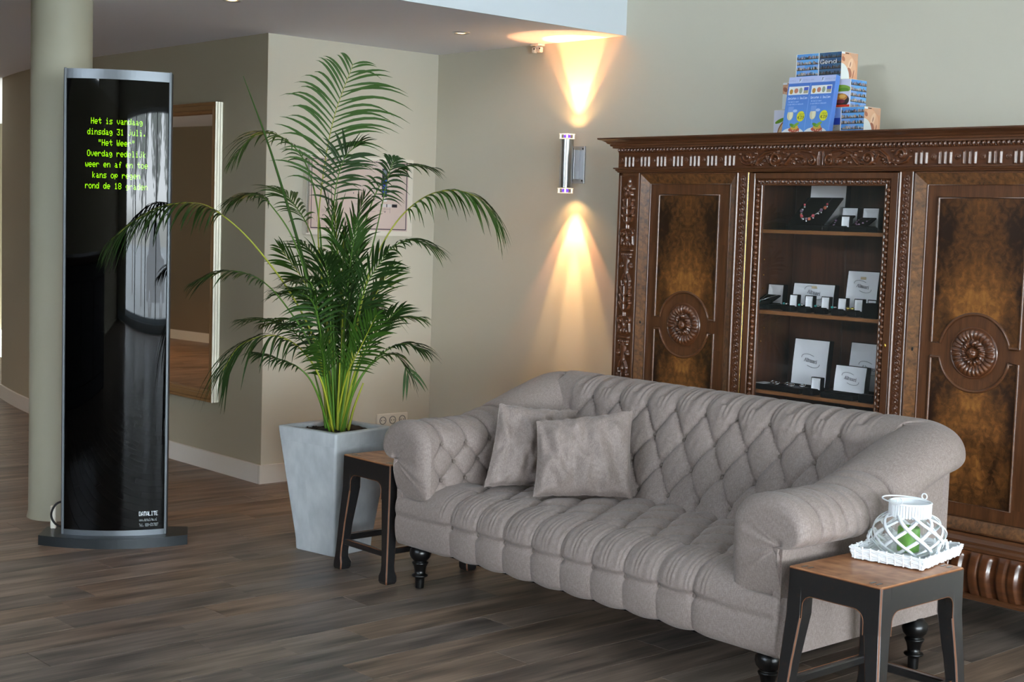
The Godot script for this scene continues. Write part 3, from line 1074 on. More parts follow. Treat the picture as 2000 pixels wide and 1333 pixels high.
func cabinet() -> void:
	var o := thing("display_cabinet", "large carved walnut cabinet with burl doors and a glazed middle behind the sofa", "cabinet")
	# carcass: back, sides, floor, dividers
	var c := Mesher.new()
	c.span(Vector3(CX0, 0.13, 0.02), Vector3(CX0 + 0.02, 1.86, CZ - 0.004))
	c.span(Vector3(CX1 - 0.02, 0.13, 0.02), Vector3(CX1, 1.86, CZ - 0.004))
	c.span(Vector3(CX0 + 0.02, 1.752, 0.02), Vector3(CX1 - 0.02, 1.77, CZ - 0.01))
	c.span(Vector3(CX0 + 0.02, 0.33, 0.02), Vector3(CX1 - 0.02, 0.36, CZ - 0.01))
	obj("carcass", c, M.walnut_upright, o)
	var ins := Mesher.new()
	ins.span(Vector3(2.735, 0.36, 0.02), Vector3(2.752, 1.752, CZ - 0.006))
	ins.span(Vector3(3.622, 0.36, 0.02), Vector3(3.639, 1.752, CZ - 0.006))
	obj("inner_side", ins, M.walnut_inside, o)
	for k in 3:
		var bp := Mesher.new()
		bp.uo = Vector2(k * 0.37, 0)
		bp.span(Vector3(2.752 + k * 0.29, 0.36, 0.07), Vector3(2.752 + k * 0.29 + 0.288, 1.752, 0.09), 0.004)
		obj("back_board", bp, M.walnut_inside, o)
	var yy := [1.489, 1.136, 0.786]
	for k in 3:
		var s := Mesher.new()
		s.span(Vector3(2.754, yy[k], 0.092), Vector3(3.620, yy[k] + 0.016, 0.452), 0.002)
		obj("shelf", s, M.shelf_wood, o)
	for k in 8:
		var pin := Mesher.new()
		pin.ball(Vector3(2.755, [1.37, 1.30, 1.24, 1.06, 1.00, 0.95, 0.70, 0.64][k], 0.30 if k != 3 else 0.28), Vector3(0.004, 0.004, 0.004), 8, 6)
		obj("shelf_pin", pin, M.brass, o)

	# cornice and mouldings
	var cn := Mesher.new()
	cn.skirt(CX0, CX1, 0.02, CZ, [Vector2(0.022, 1.866), Vector2(0.022, 1.874), Vector2(0.030, 1.876), Vector2(0.032, 1.884), Vector2(0.040, 1.887), Vector2(0.046, 1.894), Vector2(0.060, 1.902), Vector2(0.072, 1.905), Vector2(0.075, 1.907), Vector2(0.075, 1.913)])
	obj("cornice", cn, M.walnut_across, o)
	var fz := Mesher.new()
	fz.span(Vector3(CX0, 1.775, 0.02), Vector3(CX1, 1.867, CZ - 0.001), 0.0)
	obj("frieze", fz, M.walnut_across, o)
	var rl := Relief.new(Vector2(CX0, 1.845), Vector2(CX1, 1.868), 0.0022)
	var xx := CX0 + 0.012
	while xx < CX1:
		rl.dome(Vector2(xx, 1.857), Vector2(0.0068, 0.0125), 0.017)
		rl.stroke([Vector2(xx + 0.006, 1.867), Vector2(xx + 0.012, 1.847)], 0.0035, 0.0030, 0.013)
		xx += 0.0205
	var ed := Mesher.new()
	rl.put(ed, CZ + 0.002)
	obj("egg_moulding", ed, M.carved_across, o)
	var fm := Mesher.new()
	fm.skirt(CX0, CX1, 0.02, CZ, [Vector2(0.002, 1.752), Vector2(0.004, 1.757), Vector2(0.010, 1.762), Vector2(0.011, 1.767), Vector2(0.018, 1.769), Vector2(0.018, 1.775)])
	obj("frieze_moulding", fm, M.walnut_across, o)
	# reeded ends of the frieze
	for sd in 2:
		var x0 := 2.062 if sd == 0 else 3.637
		var fl := Relief.new(Vector2(CX0 if sd == 0 else 3.622, 1.776), Vector2(2.735 if sd == 0 else CX1, 1.845), 0.0024)
		for k in 7:
			var gx := x0 + k * (0.1015 if sd == 0 else 0.106)
			for q in 3:
				fl.stroke([Vector2(gx + q * 0.0235, 1.781), Vector2(gx + q * 0.0235, 1.826)], 0.0058, 0.0058, 0.008)
			var rc := Vector2(gx - 0.026 if sd == 0 else gx + 0.079, 1.806)
			for q in 10:
				fl.dome(rc + Vector2.from_angle(q * TAU / 10) * 0.0085, Vector2(0.003, 0.003), 0.0035)
			fl.dome(rc, Vector2(0.0045, 0.0045), 0.005)
		var fe := Mesher.new()
		fl.put(fe, CZ)
		obj("reeded_frieze", fe, M.carved_across, o)
	# scrolling leaves in the middle of the frieze
	var sc := Relief.new(Vector2(2.737, 1.776), Vector2(3.620, 1.845), 0.0022)
	var mid := 3.185
	for h: float in [-1.0, 1.0]:
		var pt := func(x: float, y: float) -> Vector2: return Vector2(mid + h * x, 1.776 + y)
		sc.spiral(pt.call(0.045, 0.022), 0.023, 1.4, PI / 2, h, 0.006, 0.004, 0.012)
		sc.stroke([pt.call(0.012, 0.004), pt.call(0.014, 0.03), pt.call(0.008, 0.06)], 0.006, 0.003, 0.010)
		sc.spiral(pt.call(0.085, 0.020), 0.013, 1.0, 0.0 if h > 0 else PI, -h, 0.006, 0.006, 0.011)
		for q in 6:
			sc.stroke([pt.call(0.078 + q * 0.013, 0.030 + q * 0.002), pt.call(0.105 + q * 0.013, 0.052 - absf(q - 2.5) * 0.004)], 0.0030, 0.0060, 0.009)
		sc.stroke([pt.call(0.055, 0.058), pt.call(0.10, 0.064), pt.call(0.145, 0.05), pt.call(0.17, 0.02), pt.call(0.185, 0.006)], 0.004, 0.006, 0.011)
		sc.dome(pt.call(0.172, 0.052), Vector2(0.007, 0.005), 0.013)
		sc.dome(pt.call(0.192, 0.057), Vector2(0.008, 0.006), 0.013)
		sc.spiral(pt.call(0.232, 0.030), 0.029, 1.5, -PI / 2, h, 0.007, 0.005, 0.014)
		sc.stroke([pt.call(0.20, 0.010), pt.call(0.235, 0.004), pt.call(0.27, 0.018), pt.call(0.285, 0.045)], 0.004, 0.006, 0.011)
		for q in 7:
			sc.stroke([pt.call(0.245 + q * 0.013, 0.058 - q * 0.005), pt.call(0.275 + q * 0.012, 0.050 - q * 0.007)], 0.006, 0.0025, 0.009)
		sc.stroke([pt.call(0.23, 0.064), pt.call(0.29, 0.060), pt.call(0.325, 0.035), pt.call(0.338, 0.006)], 0.004, 0.006, 0.012)
		sc.dome(pt.call(0.345, 0.057), Vector2(0.009, 0.006), 0.012, 0.4 * h)
		sc.dome(pt.call(0.36, 0.040), Vector2(0.007, 0.005), 0.010, 0.8 * h)
		sc.spiral(pt.call(0.388, 0.042), 0.022, 1.2, PI, -h, 0.007, 0.005, 0.012)
		sc.stroke([pt.call(0.35, 0.012), pt.call(0.385, 0.007), pt.call(0.415, 0.016), pt.call(0.43, 0.036)], 0.005, 0.004, 0.010)
		sc.dome(pt.call(0.432, 0.055), Vector2(0.006, 0.006), 0.010)
		for q in 9:      # lobed leaf edges along the big scrolls
			var a := -2.4 + q * 0.52
			sc.dome(pt.call(0.232 + cos(a) * 0.040, 0.032 + sin(a) * 0.031), Vector2(0.0075, 0.0045), 0.009, (a + 0.6) * h)
			sc.dome(pt.call(0.118 + q * 0.010, 0.020 + 0.012 * sin(q * 1.9)), Vector2(0.008, 0.0045), 0.008, (0.9 + 0.2 * q) * h)
			sc.dome(pt.call(0.300 + q * 0.0085, 0.014 + 0.010 * sin(q * 2.3 + 1.0)), Vector2(0.0075, 0.004), 0.007, (0.4 + 0.3 * q) * h)
	var sg := Mesher.new()
	sc.put(sg, CZ)
	obj("scroll_carving", sg, M.carved_across, o)

	# carved pilasters at both ends
	for sd in 2:
		var px := 2.018 if sd == 0 else 4.262
		var pw := Mesher.new()
		pw.span(Vector3(px, 0.36, CZ - 0.03), Vector3(px + 0.138, 1.752, CZ - 0.006))
		pw.span(Vector3(px, 0.36, CZ - 0.01), Vector3(px + 0.018, 1.752, CZ))
		pw.span(Vector3(px + 0.122, 0.36, CZ - 0.01), Vector3(px + 0.138, 1.752, CZ + 0.002))
		pw.span(Vector3(px, 1.735, CZ - 0.01), Vector3(px + 0.138, 1.752, CZ))
		var pil := obj("pilaster", pw, M.walnut_upright, o)
		var cr := Relief.new(Vector2(px + 0.018, 0.40), Vector2(px + 0.122, 1.735), 0.0024)
		pilaster_carving(cr, px + 0.070)
		var cg := Mesher.new()
		cr.put(cg, CZ - 0.0055)
		obj("carving", cg, M.carved_upright, pil)
	# two narrow strips with beads either side of the glazed door
	for sd in 2:
		var px := 2.744 if sd == 0 else 3.570
		var pw := Mesher.new()
		pw.span(Vector3(px, 0.36, CZ - 0.03), Vector3(px + 0.062, 1.752, CZ - 0.004))
		pw.span(Vector3(px, 0.36, CZ - 0.004), Vector3(px + 0.010, 1.752, CZ + 0.008), 0.004)
		pw.span(Vector3(px + 0.050, 0.36, CZ - 0.004), Vector3(px + 0.062, 1.752, CZ + 0.002))
		var stp := obj("strip", pw, M.walnut_upright, o)
		var br := Relief.new(Vector2(px + 0.011, 0.37), Vector2(px + 0.050, 1.75), 0.0022)
		var y := 0.385
		var cxx := px + 0.030
		while y < 1.745:
			br.dome(Vector2(cxx, y), Vector2(0.0062, 0.0062), 0.0075)
			for q: float in [-1.0, 1.0]:
				br.stroke([Vector2(cxx - q * 0.004, y - 0.013), Vector2(cxx + q * 0.011, y - 0.006), Vector2(cxx + q * 0.011, y + 0.006), Vector2(cxx - q * 0.004, y + 0.013)], 0.0022, 0.0022, 0.0030)
			y += 0.0262
		var bg := Mesher.new()
		br.put(bg, CZ - 0.003)
		obj("bead_carving", bg, M.carved_upright, stp)
	var hg := Mesher.new()
	hg.span(Vector3(2.8070, 0.37, CZ), Vector3(2.8088, 1.75, CZ + 0.003), 0.0006)
	obj("brass_hinge", hg, M.brass, o)

	burl_door(o, 2.160, 2.742, 2.265, 2.627, 2.446)
	burl_door(o, 3.636, 4.258, 3.738, 4.112, 3.925)
	glazed_door(o)

	# base: moulding, gadrooned bulge, foot fillet, block feet
	var bm := Mesher.new()
	bm.skirt(CX0, CX1, 0.02, CZ, [Vector2(0.018, 0.300), Vector2(0.032, 0.305), Vector2(0.032, 0.318), Vector2(0.022, 0.326), Vector2(0.022, 0.336), Vector2(0.008, 0.350), Vector2(0.004, 0.360), Vector2(0.0, 0.362)])
	obj("base_moulding", bm, M.walnut_across, o)
	var rows := []
	for j in 25:
		var f := j / 24.0
		var y := 0.302 - 0.166 * f
		var bulge := 0.012 + 0.043 * sin(PI * (0.12 + 0.80 * f)) 
		var r := PackedVector3Array()
		var nn := 420
		for i in nn + 1:
			var x := CX0 - 0.01 + (CX1 - CX0 + 0.02) * i / nn
			var u := fposmod((x - 3.962 + 0.045) / 0.118, 1.0)
			var g := 0.0
			var top := smoothstep(0.0, 0.08, f)
			var k := absf(u - 0.5) / 0.15
			var reach := smoothstep(0.05, 0.05 + 0.10 * (0.3 + 0.7 * k * k), f)      # flutes start under a rounded head
			if k < 1.0:
				g = -0.011 * sqrt(1.0 - pow(k, 4.0)) * reach
			var e := minf(u, 1.0 - u)
			g -= 0.008 * exp(-pow(e / 0.022, 2.0)) * top
			g += 0.003 * smoothstep(0.0, 0.12, e) * smoothstep(1.0, 1.25, k) * top
			r.append(Vector3(x, y, CZ + bulge + g))
		rows.append(r)
	var gd := Mesher.new()
	for r: PackedVector3Array in rows:
		r.reverse()
	gd.grid(rows)
	gd.skirt(CX0, CX1, 0.02, CZ, [Vector2(0.0, 0.14), Vector2(0.01, 0.30)], false)
	obj("gadrooned_base", gd, M.carved_across, o)
	var ff := Mesher.new()
	ff.skirt(CX0, CX1, 0.02, CZ, [Vector2(0.018, 0.112), Vector2(0.030, 0.116), Vector2(0.032, 0.126), Vector2(0.020, 0.136)])
	obj("foot_fillet", ff, M.walnut_across, o)
	for k in 4:
		var fx := CX0 + 0.06 if k % 2 == 0 else CX1 - 0.06
		var ft := Mesher.new()
		ft.lathe([Vector2(0.0, 0.0), Vector2(0.035, 0.0), Vector2(0.05, 0.03), Vector2(0.052, 0.06), Vector2(0.04, 0.09), Vector2(0.045, 0.114), Vector2(0.0, 0.114)], 20, Vector3(fx, 0, 0.09 if k < 2 else 0.45))
		obj("foot", ft, M.carved_upright, o)


func pilaster_carving(c: Relief, x: float) -> void:
	# rosette, hanging leaves, urns and scrolls, from the top down
	for q in 5:
		c.dome(Vector2(x, 1.668) + Vector2.from_angle(PI / 2 + q * TAU / 5) * 0.021, Vector2(0.016, 0.013), 0.016, PI / 2 + q * TAU / 5)
	c.dome(Vector2(x, 1.668), Vector2(0.009, 0.009), 0.020)
	c.dome(Vector2(x, 1.712), Vector2(0.008, 0.012), 0.010)
	var y := 1.60
	for part in 3:
		# long leaf cluster
		c.stroke([Vector2(x, y + 0.03), Vector2(x, y - 0.115)], 0.0045, 0.0035, 0.017)
		for h: float in [-1.0, 1.0]:
			for q in 3:
				var yy := y + 0.005 - q * 0.036
				c.stroke([Vector2(x + h * 0.006, yy - 0.018), Vector2(x + h * 0.022, yy - 0.008), Vector2(x + h * (0.030 + 0.002 * q), yy + 0.016)], 0.008, 0.005, 0.014)
				c.dome(Vector2(x + h * (0.030 + 0.002 * q), yy + 0.017), Vector2(0.007, 0.009), 0.016)
			c.spiral(Vector2(x + h * 0.024, y - 0.135), 0.019, 1.1, PI / 2, -h, 0.0055, 0.005, 0.015)
			c.stroke([Vector2(x + h * 0.034, y - 0.15), Vector2(x + h * 0.036, y - 0.19)], 0.007, 0.004, 0.012)
		c.dome(Vector2(x, y - 0.155), Vector2(0.010, 0.022), 0.015)
		for q in 3:
			c.dome(Vector2(x - 0.018 + q * 0.018, y - 0.185), Vector2(0.008, 0.014), 0.012)
		# urn with a beaded rim and a tapering stem
		c.stroke([Vector2(x - 0.032, y - 0.215), Vector2(x + 0.032, y - 0.215)], 0.008, 0.008, 0.014)
		for q in 5:
			c.dome(Vector2(x - 0.026 + q * 0.013, y - 0.234), Vector2(0.0065, 0.010), 0.015)
		c.stroke([Vector2(x - 0.024, y - 0.248), Vector2(x + 0.024, y - 0.248)], 0.006, 0.006, 0.011)
		c.stroke([Vector2(x, y - 0.255), Vector2(x, y - 0.345)], 0.018, 0.006, 0.014)
		for h: float in [-1.0, 1.0]:
			c.spiral(Vector2(x + h * 0.030, y - 0.292), 0.013, 1.0, PI / 2, h, 0.0045, 0.006, 0.013)
			c.stroke([Vector2(x + h * 0.012, y - 0.33), Vector2(x + h * 0.026, y - 0.36), Vector2(x + h * 0.022, y - 0.385)], 0.006, 0.005, 0.012)
		c.dome(Vector2(x, y - 0.365), Vector2(0.012, 0.018), 0.014)
		y -= 0.415


func arc(c: Vector2, r: float, a0: float, a1: float, n := 28) -> Array:
	var p := []
	for i in n + 1:
		p.append(c + Vector2.from_angle(lerpf(a0, a1, float(i) / n)) * r)
	return p


func burl_door(cab: Node3D, x0: float, x1: float, px0: float, px1: float, mx: float) -> void:
	var d := Mesher.new()
	var y0 := 0.366
	var y1 := 1.750
	var z1 := CZ + 0.002
	var zf := CZ - 0.026
	d.span(Vector3(x0, y0, zf - 0.02), Vector3(x1, y1, zf), 0.0)
	# thin outer lip
	var a := 0.007
	for q in [[x0, y0, x0 + a, y1], [x1 - a, y0, x1, y1], [x0, y0, x1, y0 + a], [x0, y1 - a, x1, y1]]:
		d.span(Vector3(q[0], q[1], zf), Vector3(q[2], q[3], z1), 0.001)
	var door := obj("door", d, M.walnut_upright, cab)
	# sloping veneered border, then a fine step
	var b := Mesher.new()
	var w := 0.050
	var o := [Vector3(x0 + a, y0 + a, z1), Vector3(x1 - a, y0 + a, z1), Vector3(x1 - a, y1 - a, z1), Vector3(x0 + a, y1 - a, z1)]
	var i := [Vector3(x0 + w, y0 + w, zf + 0.006), Vector3(x1 - w, y0 + w, zf + 0.006), Vector3(x1 - w, y1 - w, zf + 0.006), Vector3(x0 + w, y1 - w, zf + 0.006)]
	for k in 4:
		b.quad(o[k], o[(k + 1) % 4], i[(k + 1) % 4], i[k])
	obj("bevelled_border", b, M.burl_strip, door)
	var stp := Mesher.new()
	rail(stp, [Vector2(x0 + w, y0 + w), Vector2(x1 - w, y0 + w), Vector2(x1 - w, y1 - w), Vector2(x0 + w, y1 - w), Vector2(x0 + w, y0 + w)], 0.0045, zf + 0.005)
	obj("border_bead", stp, M.walnut_upright, door)
	# two panels that stop short of a round field
	var mc := Vector2(mx, 1.056)
	var R := 0.150
	var hs := asin(0.029 / R)
	var up: Array = [Vector2(px1, 1.085), Vector2(px1, 1.650), Vector2(px0, 1.650), Vector2(px0, 1.085)]
	up.append_array(arc(mc, R, PI - hs, hs))
	var lo: Array = [Vector2(px0, 1.027), Vector2(px0, 0.470), Vector2(px1, 0.470), Vector2(px1, 1.027)]
	lo.append_array(arc(mc, R, -hs, -PI + hs))
	for k in 2:
		var poly: Array = [up, lo][k]
		var pm := Mesher.new()
		pm.prism(PackedVector2Array(poly), zf - 0.001, zf + 0.003, Rect2(px0, 0.47, px1 - px0, 1.18))
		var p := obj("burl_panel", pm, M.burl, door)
		var ml := Mesher.new()
		var cl := poly.duplicate()
		cl.append(poly[0])
		rail(ml, cl, 0.0062, zf + 0.003)
		obj("panel_moulding", ml, M.walnut_across, p)
	# carved medallion
	var md := Mesher.new()
	var rows := []
	for q in 47:
		var r := 0.101 * q / 46.0
		var row := PackedVector3Array()
		for s in 144:
			var th := -TAU * s / 144.0
			var h := 0.004
			if r < 0.020:
				h = 0.016 + 0.014 * sqrt(maxf(0.0, 1.0 - pow(r / 0.020, 2.0))) + 0.003 * absf(sin(th * 2.5)) * r / 0.02
			elif r < 0.024:
				h = 0.006
			elif r < 0.052:
				var f := (r - 0.024) / 0.028
				h = 0.008 + 0.018 * sin(PI * f) * (0.45 + 0.55 * absf(cos(th * 4.0 + f * 1.3))) + 0.004 * sin(th * 17.0 + f * 5.0)
			elif r < 0.092:
				var f := (r - 0.052) / 0.040
				var fl := absf(sin(th * 14.0))
				h = 0.006 + 0.015 * sin(PI * (0.12 + 0.76 * f)) * (0.30 + 0.70 * sqrt(fl))
			else:
				h = 0.004 + 0.005 * sin(PI * (r - 0.092) / 0.009)
			row.append(Vector3(mc.x + cos(th) * r, mc.y + sin(th) * r, zf + h))
		rows.append(row)
	rows.reverse()
	md.grid(rows, true)
	obj("medallion", md, M.carved_across, door)
	var kh := Mesher.new()
	kh.ball(Vector3(x0 + 0.026, 1.05, CZ - 0.010), Vector3(0.005, 0.009, 0.004), 10, 6)
	obj("keyhole", kh, M.dark_hole, door)


func glazed_door(cab: Node3D) -> void:
	var x0 := 2.812
	var x1 := 3.566
	var f := Mesher.new()
	f.span(Vector3(x0, 0.366, CZ - 0.03), Vector3(x0 + 0.032, 1.748, CZ + 0.002))
	f.span(Vector3(x1 - 0.036, 0.366, CZ - 0.03), Vector3(x1, 1.748, CZ + 0.002))
	f.span(Vector3(x0 + 0.03, 1.722, CZ - 0.03), Vector3(x1 - 0.03, 1.748, CZ + 0.002))
	f.span(Vector3(x0 + 0.03, 0.366, CZ - 0.03), Vector3(x1 - 0.03, 0.44, CZ + 0.002))
	var door := obj("glass_door", f, M.walnut_upright, cab)
	# inner lip round the glass
	var l := Mesher.new()
	l.span(Vector3(x0 + 0.054, 0.44, CZ - 0.028), Vector3(x0 + 0.066, 1.70, CZ - 0.008))
	l.span(Vector3(x1 - 0.070, 0.44, CZ - 0.028), Vector3(x1 - 0.060, 1.70, CZ - 0.008))
	l.span(Vector3(x0 + 0.054, 1.694, CZ - 0.028), Vector3(x1 - 0.060, 1.704, CZ - 0.008))
	obj("glass_lip", l, M.walnut_upright, door)
	var e := Relief.new(Vector2(x0 + 0.032, 1.699), Vector2(x1 - 0.036, 1.7235), 0.0022)
	var x := x0 + 0.045
	while x < x1 - 0.045:
		e.dome(Vector2(x, 1.711), Vector2(0.0075, 0.011), 0.012)
		e.stroke([Vector2(x + 0.0105, 1.700), Vector2(x + 0.0105, 1.722)], 0.003, 0.002, 0.006)
		x += 0.021
	var eg := Mesher.new()
	e.put(eg, CZ - 0.014)
	obj("egg_carving", eg, M.carved_across, door)
	for sd in 2:
		var bx := x0 + 0.044 if sd == 0 else x1 - 0.048
		var g := Mesher.new()
		g.span(Vector3(bx - 0.012, 0.44, CZ - 0.030), Vector3(bx + 0.012, 1.70, CZ - 0.012), 0.0)
		var y := 0.452
		while y < 1.70:
			g.ball(Vector3(bx, y, CZ - 0.008), Vector3(0.0105, 0.0105, 0.0105), 10, 7)
			g.ball(Vector3(bx, y + 0.0125, CZ - 0.009), Vector3(0.008, 0.003, 0.008), 8, 5)
			y += 0.025
		obj("pearl_moulding", g, M.carved_upright, door)
	var p := Mesher.new()
	p.box(Vector3((x0 + x1) / 2 - 0.002, 1.07, CZ - 0.020), Vector3(x1 - x0 - 0.13, 1.26, 0.004), 0.0)
	obj("pane", p, M.glass, door)
	var kh := Mesher.new()
	kh.ball(Vector3(x1 - 0.022, 1.053, CZ + 0.003), Vector3(0.005, 0.010, 0.003), 10, 6)
	obj("keyhole", kh, M.brass, door)


# ------------------------------------------------------------------ printed boxes on the cabinet
func print_mat(called: String, im: Image) -> StandardMaterial3D:
	var m := mat(called, Color.WHITE, 0.35)
	m.albedo_texture = tex(im)
	m.texture_repeat = false
	return m


func blob(im: Image, cx: float, cy: float, rx: float, ry: float, c: Color, turn := 0.0) -> void:
	var m := maxf(rx, ry)
	for y in range(maxi(0, int(cy - m)), mini(im.get_height(), int(cy + m) + 1)):
		for x in range(maxi(0, int(cx - m)), mini(im.get_width(), int(cx + m) + 1)):
			var d := Vector2(x - cx, y - cy).rotated(-turn)
			if pow(d.x / rx, 2.0) + pow(d.y / ry, 2.0) < 1.0:
				im.set_pixel(x, y, c)


func collage(seed_: int, dark: bool) -> Image:
	var r := RandomNumberGenerator.new()
	r.seed = seed_
	var im := Image.create(128, 128, false, Image.FORMAT_RGB8)
	im.fill(Color(0.45, 0.62, 0.82))
	var y := 0
	for row in 5:
		var h := 26
		var x := 0
		while x < 128:
			var w := r.randi_range(26, 54)
			im.fill_rect(Rect2i(x, y, w, h), [Color(0.36, 0.60, 0.86), Color(0.50, 0.66, 0.88), Color(0.42, 0.68, 0.90)][r.randi_range(0, 2)])
			for k in w / 3:
				var bh := r.randi_range(5, 15)
				var c: Color = [Color(0.22, 0.20, 0.20), Color(0.62, 0.50, 0.42), Color(0.68, 0.60, 0.56), Color(0.55, 0.36, 0.36), Color(0.18, 0.22, 0.16), Color(0.80, 0.74, 0.68)][r.randi_range(0, 5)]
				im.fill_rect(Rect2i(x + k * 3, y + h - bh - 2, r.randi_range(2, 5), bh), c)
			im.fill_rect(Rect2i(x, y + h - 3, w, 3), Color(0.15, 0.17, 0.16))
			x += w
		y += h
	if dark:
		for yy in 128:
			for xx in 128:
				im.set_pixel(xx, yy, im.get_pixel(xx, yy).darkened(0.42))
		write(im, "Gend", 10, 32, 4, 3, Color(0.92, 0.92, 0.92))
	im.fill_rect(Rect2i(0, 0, 4, 128), Color(0.92, 0.93, 0.95))
	return im


func cheek() -> Image:   # a cropped photograph of a resting face under a white sheet
	var im := Image.create(128, 128, false, Image.FORMAT_RGB8)
	im.fill(Color(0.86, 0.64, 0.50))
	blob(im, 60, 60, 60, 46, Color(0.90, 0.71, 0.57), 0.7)
	blob(im, 70, 52, 16, 30, Color(0.94, 0.79, 0.66), 0.5)
	blob(im, 100, 12, 34, 15, Color(0.84, 0.66, 0.54), 0.5)
	blob(im, 14, 32, 14, 10, Color(0.70, 0.45, 0.34), 0.6)
	blob(im, 66, 92, 15, 24, Color(0.68, 0.44, 0.35), -0.5)
	blob(im, 96, 98, 4, 22, Color(0.66, 0.42, 0.33), 0.25)
	blob(im, 70, 54, 3, 13, Color(0.56, 0.36, 0.30), 0.3)
	blob(im, 8, 108, 60, 52, Color(0.90, 0.92, 0.91), 0.75)
	im.fill_rect(Rect2i(0, 0, 26, 9), Color(0.94, 0.95, 0.96))
	im.fill_rect(Rect2i(30, 3, 26, 4), Color(0.22, 0.17, 0.15))
	return im


func snack(kind: int) -> Image:
	var im := Image.create(128, 128, false, Image.FORMAT_RGB8)
	if kind == 0:      # bread and herbs
		im.fill(Color(0.86, 0.86, 0.92))
		blob(im, 40, 50, 34, 9, Color(0.45, 0.62, 0.16), -0.35)
		blob(im, 90, 70, 36, 48, Color(0.87, 0.83, 0.76), 0.4)
		blob(im, 52, 92, 22, 46, Color(0.60, 0.36, 0.20), 0.5)
		blob(im, 52, 94, 17, 40, Color(0.88, 0.75, 0.58), 0.5)
		blob(im, 104, 112, 24, 18, Color(0.30, 0.24, 0.16))
		blob(im, 118, 122, 14, 9, Color(0.72, 0.20, 0.14))
	elif kind == 1:    # field above a filled roll
		im.fill(Color(0.84, 0.84, 0.92))
		blob(im, 70, 44, 60, 20, Color(0.52, 0.66, 0.24))
		blob(im, 90, 50, 30, 12, Color(0.38, 0.55, 0.14))
		im.fill_rect(Rect2i(0, 56, 128, 72), Color(0.88, 0.87, 0.94))
		blob(im, 74, 96, 50, 32, Color(0.22, 0.17, 0.12))
		blob(im, 80, 82, 34, 17, Color(0.78, 0.50, 0.20))
		blob(im, 86, 78, 20, 9, Color(0.90, 0.70, 0.36))
		blob(im, 76, 102, 26, 10, Color(0.44, 0.20, 0.24))
		blob(im, 34, 96, 16, 10, Color(0.42, 0.50, 0.24))
		im.fill_rect(Rect2i(0, 118, 128, 10), Color(0.82, 0.24, 0.10))
	else:              # sea and beach
		im.fill(Color(0.50, 0.62, 0.88))
		blob(im, 70, 30, 30, 16, Color(0.66, 0.75, 0.93))
		im.fill_rect(Rect2i(0, 48, 128, 32), Color(0.16, 0.26, 0.62))
		im.fill_rect(Rect2i(0, 80, 128, 48), Color(0.66, 0.64, 0.60))
		for k in 60:
			im.fill_rect(Rect2i((k * 37) % 126, 82 + (k * 53) % 44, 3, 2), Color(0.50, 0.46, 0.42))
	return im


